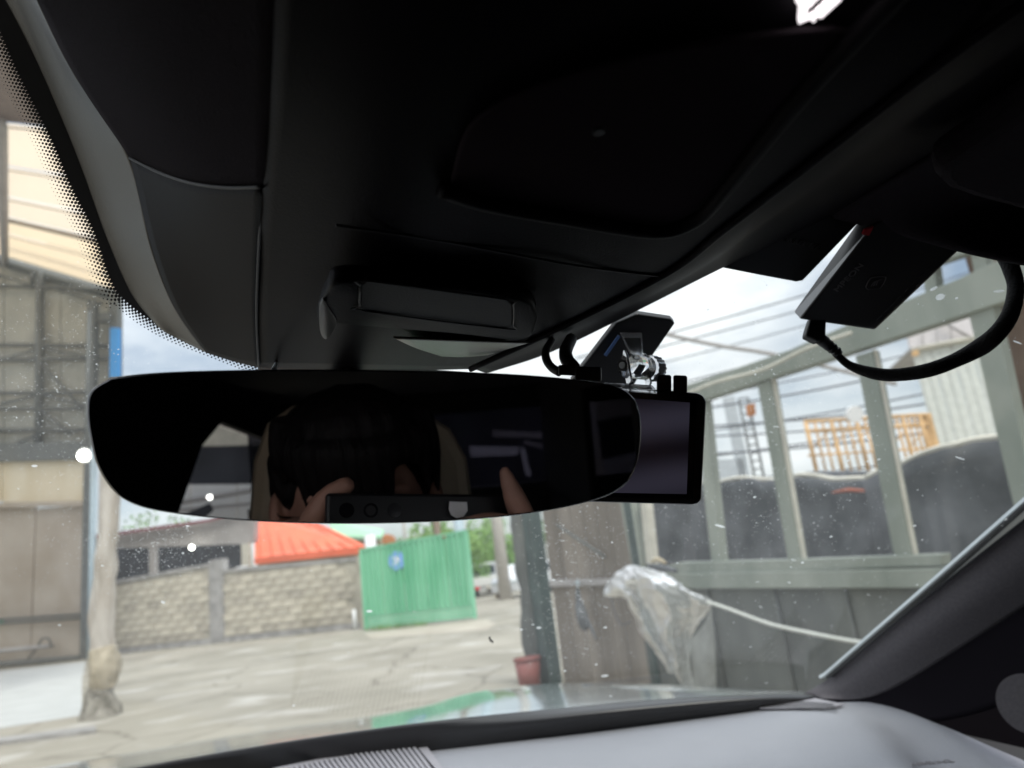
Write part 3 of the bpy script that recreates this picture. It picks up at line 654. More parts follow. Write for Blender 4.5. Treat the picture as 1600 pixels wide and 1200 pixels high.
# corner post with cloth sleeve
a_ = rpx(838, 1070, .06); b_ = rpx(861, 1074, .06); a_.z = b_.z = 0
prism('corner_post', [a_, b_, b_ + UP * 3.0, a_ + UP * 3.0], -RN * .16, 'framedark', fr, .01)
sl_ = [PL(x, y, a_ + RN * .05, V((0, -1, 0))) for x, y in ((812, 780), (816, 850), (826, 930), (830, 980), (836, 1040), (846, 1078))]
vs, fs = tube(None, sl_, [.12, .13, .10, .13, .11, .11], None, seg=28, n=7)
vs = [v + V((mnoise.noise(v * 5), mnoise.noise(v * 5 + V((9, 0, 0))), 0)) * .035 for v in vs]
clo = fromlists('cloth_sleeve', vs, fs, 'greypanel', fr, True)
# rusty column at the right
q = rpx(1596, 700, -.2); prism('rusty_column', [V((q.x, q.y, 0)), V((q.x, q.y, 0)) + RT * .25, V((q.x, q.y, 3.4)) + RT * .25, V((q.x, q.y, 3.4))], -RN * .12, 'rustdull', fr)
base(fr, V((RA.x, RA.y, 0)))
# dark tarp-covered stacks seen through the windows
def rb(x, y, d): return PL(x, y, RA - RN * d, RN)
def tarp(label, line, d, depth, rail, grp=None):
    t = thing('tarp_covered_stack', label, 'covered stack', grp); rows = []
    top = [rb(x, y, d) for x, y in line]; T2 = cat(top, 8)
    R0 = []; R1 = []; R2 = []; R3 = []; R4 = []
    for i, p in enumerate(T2):
        f = mnoise.noise(V((p.x * 3, p.y * 3, 0))) * .16 + mnoise.noise(V((p.x * 11, p.y * 11, 4))) * .06; p.z += .05 * mnoise.noise(V((p.x * 5, p.y * 5, 2)))
        R0.append(V((p.x, p.y, 0)) + RN * (.12 + f)); R1.append(V((p.x, p.y, p.z * .5)) + RN * (.07 + f * .7)); R2.append(p - UP * .12 + RN * .02); R3.append(p - RN * .05); R4.append(p - RN * depth)
    patch('tarp', [R0, R1, R2, R3, R4], 'tarp', t, n=2, thick=.01)
    if rail: tube('top_rail', [p + UP * .015 - RN * .03 for p in T2[::3]], .025, 'framelight', t, 6)
    base(t, V((T2[0].x, T2[0].y, 0))); return t
tarp('low dark tarp covered stack behind the left window openings', [(980, 768), (1040, 763), (1100, 757), (1160, 751), (1240, 747), (1310, 750), (1400, 753)], 1.6, 1.0, True)
tarp('higher dark tarp covered stack behind the right window opening', [(1350, 748), (1400, 727), (1452, 703), (1510, 694), (1580, 683), (1660, 676)], 1.2, 1.0, True)
q = prism('dark_plank', [rb(1256, 737, 2.0), rb(1374, 738, 2.0), rb(1374, 750, 2.0), rb(1256, 748, 2.0)], -RN * .25, 'tarp', bev=.01); tag(q, 'dark plank lying on the tarp covered stack under the orange rack', 'plank')
q = tube('red_cloth', [rb(1300, 770, 1.35), rb(1325, 766, 1.35), rb(1350, 767, 1.35), rb(1372, 762, 1.35)], [.008, .02, .014, .006], 'redcloth', seg=8); tag(q, 'small red cloth strip on the dark tarp below the orange rack', 'cloth')  # red smear modelled as a strip, paints the reflection of something red
# orange rack
CD = 15.0
def cg(x, y, dd=0.0): return PL(x, y, V((0, CD + dd, 0)), V((-.25, -1, 0)).normalized())
rk = thing('orange_rack', 'orange steel cargo rack standing behind the window frames', 'rack')
for a, b in (((1256, 659), (1448, 648)), ((1258, 674), (1450, 664)), ((1262, 712), (1452, 700))):
    bar('rail', cg(*a), cg(*b), .035 if a[1] < 700 else .02, 'orange', rk, 8)
bars_ = [1258, 1272, 1284, 1298, 1311, 1324, 1337, 1350, 1363, 1376, 1388, 1399, 1409, 1418, 1427, 1436]
for i, x in enumerate(bars_):
    p = cg(x, 657 - (x - 1256) * .055); bar('upright', V((p.x, p.y, cg(x + 8, 752).z)), p, .038 if i % 3 == 0 else .022, 'orange', rk, 6)
for i, x in enumerate((1440, 1447)):
    p = cg(x, 646); prism('flat_upright', [p, p + V((.09, 0, 0)), V((p.x + .09, p.y, cg(x, 750).z)), V((p.x, p.y, cg(x, 750).z))], V((0, .1, 0)), 'orange', rk)
for i in range(6):
    a = 1270 + i * 30; bar('brace', cg(a, 700), cg(a + 26, 672), .014, 'orange', rk, 6)
for x in (1262, 1350, 1446):
    p = cg(x + 6, 752); bar('leg', V((p.x, p.y, 0)), p, .06, 'orange', rk, 8)
base(rk, V((cg(1350, 752).x, cg(1350, 752).y, 0)))
q = disc('flood_lamp', cg(1333, 647, -1.0), V((0, -1, -.2)), .14, .08, 'white'); tag(q, 'round white lamp head above the orange rack', 'lamp')
# pale container / building at right
CC = V((0, 17, 0)); CN = V((-.35, -1, 0)).normalized()
def cc(x, y, o=0.0): return PL(x, y, CC + CN * o, CN)
ct = thing('pale_metal_building', 'pale grey metal clad building right of the orange rack', 'building')
tl, tr_ = cc(1424, 548), cc(1640, 505); T_ = (V((tr_.x, tr_.y, 0)) - V((tl.x, tl.y, 0))); n_p = 7
for k in range(n_p):
    a_ = V((tl.x, tl.y, 0)) + T_ * (k / n_p); b_ = V((tl.x, tl.y, 0)) + T_ * ((k + .97) / n_p); z = tl.z + (tr_.z - tl.z) * k / n_p
    vs = []; fs = []
    for i in range(9):
        p = a_.lerp(b_, i / 8) + CN * (.015 if i % 4 in (1, 2) else 0); vs += [p, p + UP * tl.z]
    o = fromlists('cladding_panel', vs, [[2 * i, 2 * i + 2, 2 * i + 3, 2 * i + 1] for i in range(8)], 'container', ct); md = o.modifiers.new('t', 'SOLIDIFY'); md.thickness = .01
prism('gable', [tl + UP * .06, tl + T_ + UP * .06, tl + T_ + UP * 1.9, cc(1500, 488), cc(1418, 520)], -CN * .2, 'pinkwall', ct)
bar('gable_brace', cc(1470, 500, .1), cc(1520, 530, .1), .03, 'greymetal', ct); bar('gable_trim', tl + CN * .08, tl + T_ + CN * .08, .05, 'framelight', ct)
for x in (1440, 1462, 1485): bar('gable_joint', cc(x, 508, .08), cc(x + 3, 545, .08), .012, 'greymetal', ct, 6)
q = prism('wall_light', [cc(1424, 550, .2), cc(1434, 548, .2), cc(1435, 556, .2), cc(1425, 558, .2)], CN * .1, 'orange', ct)
back = V((tl.x, tl.y, 0)); prism('roof', [tl + UP * .02, tl + T_ + UP * .02, tl + T_ - CN * 5 + UP * .4, tl - CN * 5 + UP * .4], UP * .05, 'greymetal', ct)
# grey tower with ladder
tw = thing('grey_tower', 'slim grey concrete tower with a ladder seen through the left window', 'tower')
TC = V((0, 30, 0)); TNn = V((-.2, -1, 0)).normalized()
def tt(x, y, o=0.0): return PL(x, y, TC + TNn * o, TNn)
a_, b_ = tt(1158, 760), tt(1176, 760); z = tt(1155, 618).z
prism('shaft', [V((a_.x, a_.y, 0)), V((b_.x, b_.y, 0)), V((b_.x, b_.y, z)), V((a_.x, a_.y, z))], -TNn * .5, 'greytower', tw)
a_, b_ = tt(1182, 760), tt(1197, 760)
for p in (a_, b_): bar('ladder_rail', V((p.x, p.y, 0)), V((p.x, p.y, z * .98)), .05, 'steel', tw, 6)
for k in range(16): h_ = z * (.3 + .68 * k / 15); bar('rung', V((a_.x, a_.y, h_)), V((b_.x, b_.y, h_)), .03, 'steel', tw, 6)
prism('sign_plate', [tt(1165, 634, .1), tt(1179, 630, .1), tt(1181, 648, .1), tt(1168, 652, .1)], TNn * .05, 'rust', tw)
q = prism('far_grey_house', [tt(1098, 720), tt(1162, 716), tt(1164, 780), tt(1098, 785)], -TNn * 3, 'greytower'); a = tt(1098, 785)
q.data.vertices[2].co.z = 0; q.data.vertices[3].co.z = 0; q.data.vertices[6].co.z = 0; q.data.vertices[7].co.z = 0
tag(q, 'low pale grey house beside the foot of the slim tower', 'house')
# overhead wires
def wire(a, b, da, db, r, lab):
    P0, P1 = D(*a, da), D(*b, db); mid = (P0 + P1) / 2 - UP * (P0 - P1).length * .02
    o = tube('overhead_wire', [P0, (P0 + mid) / 2 - UP * .05, mid, (P1 + mid) / 2 - UP * .05, P1], r, 'wire', seg=5, n=4); o['label'] = lab; o['category'] = 'wire'; o['group'] = 'overhead wires in the sky'
ords = ['fourth', 'third', 'second', 'first', 'seventh', 'eighth', 'tenth', 'ninth', 'eleventh', 'sixth', 'fifth', 'twelfth']
wix = [0]
k0 = random.Random(3)
for (a, b) in [((900, 640), (1700, 395)), ((900, 600), (1700, 360)), ((900, 575), (1700, 330)), ((900, 560), (1700, 300)), ((880, 700), (1700, 560)), ((880, 680), (1700, 590)),
               ((880, 690), (1700, 620)), ((880, 740), (1700, 600)), ((880, 720), (1700, 640)), ((880, 670), (1700, 510)), ((880, 655), (1700, 480)), ((880, 765), (1700, 680))]:
    wl_ = 'thin overhead wire across the pale sky, the %s of the bundle from the top' % ords[wix[0]]; wix[0] += 1
    wire(a, b, 22 + k0.random() * 6, 20 + k0.random() * 6, .018 + k0.random() * .018, wl_)
q = tube('thick_cable', [D(990, 505, 12), D(1045, 523, 12), D(1130, 541, 12), D(1215, 555, 12), D(1400, 600, 12)], .035, 'greymetal', seg=8); tag(q, 'thick grey cable sloping across the sky above the dash camera', 'cable')
# plastic sheet draped
def shp(x, y, o): return rpx(x, y, o)
rows = [[(944, 922, .22), (958, 900, .24), (982, 884, .2), (1008, 887, .2), (1040, 897, .22), (1060, 910, .2)],
        [(950, 932, .26), (968, 915, .3), (990, 902, .28), (1015, 905, .34), (1050, 915, .3), (1082, 925, .26)],
        [(978, 935, .2), (985, 932, .3), (1000, 928, .24), (1030, 930, .36), (1070, 938, .28), (1112, 940, .25)],
        [(988, 960, .16), (998, 962, .26), (1015, 960, .2), (1045, 960, .32), (1075, 962, .22), (1104, 958, .2)],
        [(1002, 990, .14), (1014, 992, .24), (1028, 992, .18), (1045, 990, .3), (1064, 990, .18), (1084, 985, .16)],
        [(1026, 1022, .14), (1036, 1024, .22), (1044, 1024, .16), (1054, 1022, .26), (1066, 1022, .16), (1078, 1020, .14)],
        [(1046, 1050, .14), (1050, 1052, .2), (1054, 1052, .16), (1060, 1060, .2), (1074, 1090, .15), (1090, 1100, .14)]]
ps = thing('plastic_sheet', 'translucent plastic sheet bunched and tied on the shed sill', 'plastic sheet')
g = [[shp(*p) for p in r] for r in rows]
cols = [cat(r, 9) for r in g]; cols = [cat([r[i] for r in cols], 9) for i in range(len(cols[0]))]
nr, nc = len(cols[0]), len(cols); vs = []
for r in range(nr):
    for c_ in range(nc):
        v = cols[c_][r]; vs.append(v + RN * (.035 * mnoise.noise(V((c_ * .33, r * .12, 3))) + .015 * mnoise.noise(V((c_ * .8 + r * .3, r * .5, 8)))) + RT * .02 * mnoise.noise(V((r * .3, c_ * .3, 1))))
me = bpy.data.meshes.new('sheet'); me.from_pydata([tuple(v) for v in vs], [], [[r * nc + c_, r * nc + c_ + 1, (r + 1) * nc + c_ + 1, (r + 1) * nc + c_] for r in range(nr - 1) for c_ in range(nc - 1)])
link('sheet', me, 'plastic_sheet', ps, True)
# second hanging fold
g2 = [[shp(1078, 1000, .12), shp(1100, 975, .16), shp(1112, 945, .2)], [shp(1082, 1050, .1), shp(1100, 1040, .18), shp(1118, 1030, .14)], [shp(1085, 1120, .1), shp(1102, 1120, .16), shp(1120, 1120, .1)]]
patch('hanging_fold', g2, 'plastic_sheet', ps, n=8)
base(ps, shp(1040, 897, .1))
q = tube('rope', [shp(1105, 940, .25), shp(1140, 952, .22), shp(1200, 974, .2), shp(1260, 988, .2), shp(1340, 1003, .2), shp(1420, 1010, .2)], .013, 'rope', seg=8); tag(q, 'pale rope sagging from the plastic sheet to the right', 'rope')
q = tube('wood_stick', [shp(1012, 884, .15), shp(1030, 886, .15), shp(1056, 892, .15)], [.018, .028, .02], 'tarp', seg=7); tag(q, 'short dark stick on the sill behind the plastic sheet', 'stick')
q = tube('wood_offcut', [shp(1018, 878, .12), shp(1028, 874, .12), shp(1040, 880, .12)], [.012, .022, .015], 'cream', seg=6); tag(q, 'small tan wood offcut on the sill above the plastic sheet', 'offcut')
gl = thing('work_glove', 'dark blue cloth gloves hanging from the middle rail', 'gloves')
tube('cuff', [shp(902, 918, .08), shp(903, 930, .09), shp(905, 945, .1)], [.015, .03, .035], 'tarp', gl, 10)
tube('hand_part', [shp(905, 943, .1), shp(909, 960, .12), shp(913, 978, .11), shp(914, 984, .1)], [.045, .065, .055, .02], 'tarp', gl, 12)
tube('finger_part', [shp(916, 965, .1), shp(926, 985, .1), shp(932, 1000, .1)], [.02, .016, .01], 'tarp', gl, 8)
tube('hook', [shp(898, 912, .06), shp(903, 908, .09), shp(903, 918, .1)], .008, 'bluepipe', gl, 6)
q = tube('cord', [shp(955, 925, .1), shp(958, 950, .1), shp(970, 975, .1), (shp(985, 972, .1))], .006, 'wire', seg=6); tag(q, 'thin dark cord looped under the left end of the plastic sheet', 'cord')
q = tube('cord', [shp(870, 1072, .1), shp(950, 1066, .1), shp(1050, 1055, .1), shp(1110, 1048, .1)], .004, 'wire', seg=6); tag(q, 'thin dark cord strung low along the boarded wall', 'cord')
# pot
pt = thing('plant_pot', 'red brown plastic bucket beside the wrapped corner post', 'bucket')
c = G(829, 1078); vs, fs = tube(None, [c, c + UP * .34], [.12, .15], None, seg=28, spl=False, caps=False)
o = fromlists('bucket_wall', vs, fs, 'pot', pt, True); md = o.modifiers.new('t', 'SOLIDIFY'); md.thickness = .006
disc('bucket_base', c, UP, .12, .01, 'pot', pt); vs, fs = tube(None, [c + UP * .325, c + UP * .35], [.16, .162], None, seg=28, spl=False, caps=False)
o = fromlists('rim', vs, fs, 'pot', pt, True); md = o.modifiers.new('t', 'SOLIDIFY'); md.thickness = .012; base(pt, c.copy())

# ================================================================== THE CAR AROUND THE CAMERA
car = thing('car', 'dark car interior with overhead console, windshield, grey dashboard and silver bonnet', 'car')
# windshield
def glassgrid():
    BL, BR, TR, TL = Wz(-1.02, 1.27), W(1283, 1100), Wz(.70, .40), Wz(-.78, .22); vs = []; fs = []; n = 14
    for j in range(n + 1):
        for i in range(n + 1): vs.append(BL.lerp(BR, i / n).lerp(TL.lerp(TR, i / n), j / n))
    for j in range(n):
        for i in range(n): k = j * (n + 1) + i; fs.append([k, k + 1, k + n + 2, k + n + 1])
    me = bpy.data.meshes.new('windshield'); me.from_pydata([tuple(v) for v in vs], [], fs); return link('windshield', me, 'glass', car)
ws = glassgrid()
# frit band and dots printed on the glass (own relief)
E_ = [(-40, -50), (20, 95), (79, 215), (110, 288), (147, 362), (172, 435), (198, 472), (257, 512), (338, 545), (412, 574), (440, 584)]
EP = cat([V((x, y, 0)) for x, y in E_], 40)
inner = []
for i, p in enumerate(EP):
    t_ = (EP[min(i + 1, len(EP) - 1)] - EP[max(i - 1, 0)]).normalized(); nrm = V((t_.y, -t_.x, 0))   # towards upper right
    inner.append(p + nrm * 40)
vs = []; fs = []
for i in range(0, len(EP), 4):
    vs += [W(EP[i].x, EP[i].y, .0015), W(inner[i].x, inner[i].y, .0015)]
fs = [[2 * i, 2 * i + 1, 2 * i + 3, 2 * i + 2] for i in range(len(vs) // 2 - 1)]
fromlists('frit_band', vs, fs, 'frit', ws)
vs = []; fs = []
cum = [0]
for i in range(1, len(EP)): cum.append(cum[-1] + (EP[i] - EP[i - 1]).length)
def atlen(s):
    for i in range(1, len(cum)):
        if cum[i] >= s: break
    f = (s - cum[i - 1]) / max(1e-6, cum[i] - cum[i - 1]); p = EP[i - 1].lerp(EP[i], f); t_ = (EP[i] - EP[i - 1]).normalized(); return p, V((-t_.y, t_.x, 0)), t_
pitch = 6.6
for row in range(7):
    s = (row % 2) * pitch / 2
    while s < cum[-1] - 1:
        p, nrm, t_ = atlen(s); depth_rows = 7 if p.x < 190 else 5
        if row < depth_rows:
            d = 1 + row * 4.6 * (1 if p.x < 190 else .75); r_ = (3.15 - row * .42) * (1 if p.x < 190 else .85)
            q = p + nrm * d
            if r_ > .4:
                k = len(vs); vs += [W(q.x + r_ * math.cos(a), q.y + r_ * math.sin(a), .0012) for a in [math.pi / 4 * j for j in range(8)]]; fs.append(list(range(k, k + 8)))
        s += pitch
stuff(fromlists('frit_dots', vs, fs, 'frit', ws))
# dust specks and scratches on the glass
rs = random.Random(11); vs = []; fs = []
GX = V((1, 0, 0)); GY = V((0, 1, -.627)).normalized()
def inregion():
    while True:
        u_ = rs.random()
        if u_ < .45: x, y = rs.gauss(1180, 150), rs.gauss(690, 170)
        elif u_ < .62: x, y = rs.gauss(95, 60), rs.gauss(640, 120)
        elif u_ < .74: x, y = rs.gauss(240, 60), rs.gauss(850, 30)
        elif u_ < .9: x, y = rs.gauss(900, 40), rs.gauss(930, 90)
        else: x, y = rs.uniform(0, 1600), rs.uniform(450, 1180)
        if 0 < x < 1600 and 150 < y < 1180: return x, y
for i in range(6500):
    x, y = inregion(); p = W(x, y, -.0008); big = rs.random(); dpt = (p - EYE).dot(cf)
    s = (rs.uniform(.32, .72) if big < .95 else rs.uniform(.75, 1.3)) * dpt / FP * 1.15; n_ = 6
    st = 1.0; a0 = rs.uniform(0, 6.28)
    if rs.random() < .03 and x > 820: st = rs.uniform(3, 8); a0 = math.radians(rs.gauss(35, 12))
    if big > .995: s *= 2.0
    k = len(vs)
    for j in range(n_):
        a = 2 * math.pi * j / n_; q = (math.cos(a) * st * s, math.sin(a) * s * rs.uniform(.7, 1.2)); vs.append(p + GX * (q[0] * math.cos(a0) - q[1] * math.sin(a0)) + GY * (q[0] * math.sin(a0) + q[1] * math.cos(a0)))
    fs.append(list(range(k, k + n_)))
for (x, y, r_, st, a0) in [(1459, 451, 3.5, 1.7, -30), (1469, 464, 6.5, 1.25, 25), (1125, 822, 2.2, 5, 35), (577, 955, 4, 1.3, 20), (945, 1056, 4, 1.6, 5), (842, 981, 3.4, 1.3, 20), (865, 906, 2.4, 1, 0), (1025, 905, 3, 3.4, 35), (548, 1161, 3.5, 1.2, 0), (1561, 455, 2.5, 4, 5), (1590, 535, 1.2, 9, 30), (255, 941, 3, 1.5, 85), (1500, 716, 1.3, 9, 32), (1180, 585, 1.5, 1, 0), (54, 728, 3, 1.6, 0)]:
    p = W(x, y, -.0008); s = r_ * (p - EYE).dot(cf) / FP; a0 = math.radians(a0); k = len(vs)
    for j in range(8):
        a = math.pi / 4 * j; q = (math.cos(a) * st * s, math.sin(a) * s); vs.append(p + GX * (q[0] * math.cos(a0) - q[1] * math.sin(a0)) + GY * (q[0] * math.sin(a0) + q[1] * math.cos(a0)))
    fs.append(list(range(k, k + 8)))
stuff(fromlists('dust_specks', vs, fs, 'dust', ws))
tube('dark_mark', [W(765, 996), W(766, 1000), W(770, 1003)], .0012, 'tape', ws, 6)

# overhead cover, left lobe
def spec(t):
    x, y, k, v = t; return W(x, y, v) if k == 'w' else (H(x, y, v) if k == 'h' else D(x, y, v))
C0 = [(-25, -60), (50, 80), (118, 238), (168, 375), (206, 460), (243, 507)]
C1 = [(0, -60), (66, 88), (132, 240), (182, 375), (218, 460), (258, 519)]
C2 = [(15, -60), (88, 90), (160, 242), (208, 380), (242, 465), (285, 533)]
C3 = [(30, -60), (112, 110), (203, 247), (238, 390), (275, 483), (322, 551)]
C4 = [(170, -60), (230, 130), (300, 285), (322, 400), (340, 495), (362, 564)]
C5 = [(432, -60), (424, 130), (410, 292), (403, 400), (400, 495), (403, 574)]
O0 = [.004] * 6; O1 = [.012] * 6; O2 = [.035, .032, .03, .03, .025, .014]; O3 = [.06, .058, .055, .05, .04, .02]; O4 = [.19, .16, .12, .09, .06, .03]; O5 = [.25, .22, .17, .13, .09, .05]
def lobe(name, i0, i1, cs, m):
    return patch(name, [[W(x, y, o) for (x, y), o in [(c[i], oo[i]) for c, oo in cs]] for i in range(i0, i1)], m, car, n=8, thick=.003)
cset = [(C0, O0), (C1, O1), (C2, O2), (C3, O3)]
lobe('sensor_cover_side', 0, 6, cset, 'coverplastic')
lobe('sensor_cover_front', 2, 6, [(C3, O3), (C4, O4), (C5, O5)], 'greyplastic')
lobe('roof_lining_left', 0, 3, [(C3, O3), (C4, O4), (C5, O5)], 'fabric')
tube('cover_seam', [W(203, 247, .056), W(250, 270, .088), W(300, 286, .121), W(355, 293, .148), W(410, 292, .171)], .0009, 'rubber', car, 6)
tube('cover_seam', [W(414, 240, .178), W(404, 400, .131), W(401, 495, .091), W(404, 574, .05)], .0008, 'rubber', car, 6)
# console centre
K = [[(432, -60, 'w', .25), (700, -60, 'h', .155), (1150, -60, 'h', .155), (1700, -70, 'h', .155), (1760, -30, 'h', .175), (1830, 20, 'h', .19)],
     [(424, 130, 'w', .22), (660, 120, 'h', .15), (1000, 90, 'h', .15), (1480, 92, 'h', .15), (1545, 118, 'h', .178), (1610, 148, 'h', .20)],
     [(410, 292, 'w', .17), (610, 290, 'h', .148), (850, 290, 'h', .148), (1240, 275, 'h', .15), (1275, 300, 'h', .18), (1302, 336, 'w', .008)],
     [(403, 400, 'w', .13), (590, 400, 'h', .145), (790, 420, 'h', .145), (1040, 430, 'h', .15), (1085, 428, 'h', .178), (1130, 418, 'w', .008)],
     [(400, 495, 'w', .09), (580, 490, 'h', .14), (730, 512, 'h', .14), (860, 520, 'h', .145), (872, 532, 'w', .03), (880, 542, 'w', .008)],
     [(403, 574, 'w', .05), (570, 577, 'h', .148), (680, 578, 'h', .15), (735, 577, 'h', .148), (750, 580, 'w', .02), (760, 584, 'w', .006)]]
cons = patch('overhead_console', [[spec(t) for t in r] for r in K], 'greyplastic', car, n=8, thick=.004)
# lower edge lip so nothing shows under the console behind the mirror
patch('console_lip', [[W(403, 574, .05), H(570, 577, .148), H(680, 578, .15), W(760, 584, .006)], [W(403, 590, .01), W(570, 600, .01), W(680, 600, .01), W(762, 588, .004)]], 'greyplastic', car, n=6)
# recess tray (a shallow sunken bay with a raised rim)
def hring(px, h, name, r, m, parent): return tube(name, [H(x, y, h) for x, y in px + px[:1]], r, m, parent, 8)
tray = [(700, 285), (740, 180), (880, 110), (1080, 60), (1330, 40), (1230, 150), (1110, 290), (1075, 330), (1020, 348), (860, 325), (740, 305)]
fl = prism('console_tray', [H(p.x, p.y, .1475) for p in cat([V((x, y, 0)) for x, y in tray + tray[:1]], 5)[:-1]], UP * -.003, 'blackplastic', cons, .0018, True)
tube('tray_rim', [H(x, y, .143) for x, y in [(690, 296), (760, 318), (880, 340), (1020, 362), (1085, 345), (1130, 300), (1240, 165), (1345, 50), (1450, -60)]], .0035, 'greyplastic', cons, 14)
disc('microphone_hole', H(935, 204, .1425), V((0, 0, -1)), .0022, .001, 'frit', cons)
# front lamp pod
def pod(px, h0, h1, name, m, parent, bev):
    return prism(name, [H(x, y, h0) for x, y in px], UP * (h1 - h0), m, parent, bev)
podp = [(498, 494), (510, 462), (540, 440), (700, 450), (815, 468), (838, 486), (838, 508), (815, 532), (700, 522), (515, 506)]
P_lo = [H(p.x, p.y, .132) for p in cat([V((x, y, 0)) for x, y in podp + podp[:1]], 5)[:-1]]; 
pd = prism('lamp_pod', P_lo, UP * .009, 'greyplastic', cons, .0035, True)
lensp = [(563, 446), (574, 439), (790, 468), (802, 476), (802, 508), (792, 514), (570, 486), (562, 478)]
prism('lamp_lens', [H(x, y, .1312) for x, y in lensp], UP * .003, 'greyplastic', cons, .001)
tube('lens_gap', [H(x, y, .1308) for x, y in lensp + lensp[:1]], .0005, 'frit', cons, 6, n=3)
prism('lit_pod_end', [H(p.x, p.y, .1312) for p in cat([V(q) for q in [(499, 478, 0), (506, 470, 0), (514, 484, 0), (526, 504, 0), (518, 522, 0), (508, 530, 0), (500, 516, 0), (499, 478, 0)]], 5)[:-1]], UP * .002, 'coverplastic', cons, .0008, True)  # paler inset paints the light falling on the pod's end
patch('lamp_scoop', [[H(615, 528, .131), H(720, 532, .131), H(826, 536, .131)], [H(650, 544, .138), H(725, 547, .138), H(792, 546, .139)], [H(690, 557, .145), H(725, 558, .1455), H(762, 555, .1455)]], 'coverplastic', cons, n=6, thick=.001)  # paler plastic imitates windshield light caught by the console's front slope
# step line on the right
tube('console_step', [spec(t) for t in [(735, 577, 'h', .139), (865, 517, 'h', .143), (1040, 428, 'h', .148), (1130, 360, 'h', .148), (1245, 272, 'h', .148), (1480, 90, 'h', .148), (1800, -130, 'h', .148)]], .0022, 'greyplastic', cons, 8)
tube('panel_gap', [H(525, 352, .1445), H(700, 378, .1445), H(900, 415, .1445), H(1035, 432, .148)], .0007, 'frit', cons, 6)
# ridged glowing patch standing in for a light reflection, no lamp
rl = prism('reading_lamp', [H(x, y, .146) for x, y in [(1243, 3), (1250, 12), (1248, 38), (1274, 27), (1284, 29), (1312, 3), (1320, -20), (1240, -20)]], UP * .002, 'readlamp', cons)
for k in range(5):
    a_ = (1262 + k * 10, 20 - k * 8); bar('lamp_ridge', H(a_[0] + 10, a_[1] + 12, .1455), H(a_[0] - 3, a_[1] - 3, .1455), .0006, 'readlamp', rl, 6)
bar('lamp_slot', H(1264, 18, .1452), H(1296, -12, .1452), .0008, 'greyplastic', rl, 6)
# right headliner fold and visor
V0 = [(1830, 20, 'h', .19), (1860, 30, 'h', .19), (1900, 40, 'h', .19), (1950, 50, 'h', .19)]
hl = [[(1610, 148, 'h', .20), (1680, 170, 'h', .195), (1760, 190, 'h', .19), (1900, 240, 'h', .19)],
      [(1440, 258, 'h', .20), (1500, 285, 'h', .20), (1620, 320, 'h', .195), (1800, 370, 'h', .19)],
      [(1301, 335, 'w', .008), (1400, 360, 'w', .03), (1540, 398, 'w', .05), (1760, 440, 'w', .06)],
      [(1301, 333, 'w', .002), (1400, 357, 'w', .004), (1540, 392, 'w', .004), (1760, 432, 'w', .004)]]
patch('roof_lining_right', [[spec(t) for t in r] for r in hl], 'fabric', car, n=8, thick=.004)
patch('roof_lining_rear', [[spec(t) for t in [(1830, 20, 'h', .19), (1950, 60, 'h', .19), (2200, 100, 'h', .19)]], [spec(t) for t in [(1610, 148, 'h', .2), (1760, 190, 'h', .19), (2100, 260, 'h', .19)]]], 'fabric', car, n=4, thick=.004)
vis = [(1464, 268), (1466, 285), (1480, 298), (1520, 312), (1620, 338), (1800, 380), (1880, 300), (1800, 120), (1640, 150), (1500, 245)]
prism('sun_visor', [H(x, y, .165) for x, y in vis], UP * .018, 'fabric', car, .006)
# A pillar
PE = [[W(1256, 1084, .0), W(1300, 1056, .0), W(1420, 955, .0), W(1600, 812, .0), W(1760, 684, .0)],
      [W(1268, 1087, .012), W(1340, 1062, .03), W(1465, 975, .035), W(1650, 848, .035), W(1800, 730, .035)],
      [W(1285, 1092, .03), W(1372, 1086, .06), W(1520, 1000, .065), W(1700, 880, .06), W(1850, 770, .06)],
      [W(1300, 1100, .05), W(1450, 1126, .13), W(1620, 1080, .16), W(1800, 980, .16), W(1950, 860, .16)]]
patch('pillar_trim', PE[:3], 'pillar', car, n=8, thick=.004)
patch('pillar_lower_trim', PE[2:], 'doorblack', car, n=8, thick=.004)
prism('door_trim', [D(1286, 1092, 1.2), D(1420, 1080, 1.15), D(1900, 800, 1.05), D(2000, 1500, .95), D(1290, 1400, 1.2)], V((0, .03, 0)), 'doorblack', car)
prism('door_card', [D(1400, 1040, 1.06), D(1950, 1040, 1.06), D(1950, 1600, 1.06), D(1400, 1600, 1.06)], V((0, .02, 0)), 'doorblack', car)
# outside trim strips seen through the glass edge
def wstrip(name, q, m, off): return prism(name, [W(x, y, off) for x, y in q], V((0, .002, .003)), m, car)
wstrip('drip_strip', [(1281, 1060), (1290, 1054), (1450, 915), (1780, 625), (1780, 632), (1450, 922), (1296, 1056)], 'silver', -.006)
wstrip('pillar_moulding', [(1300, 1055), (1455, 921), (1790, 628), (1800, 648), (1600, 814), (1420, 957), (1340, 1026)], 'silver', -.014)
wstrip('rubber_seal', [(1290, 1060), (1452, 919), (1785, 626), (1788, 632), (1456, 926), (1300, 1060)], 'rubber', -.004)
tube('trim_seam', [W(1300, 1057, .003), W(1420, 956, .003), W(1600, 813, .003), W(1760, 685, .003)], .0016, 'rubber', car, 6)
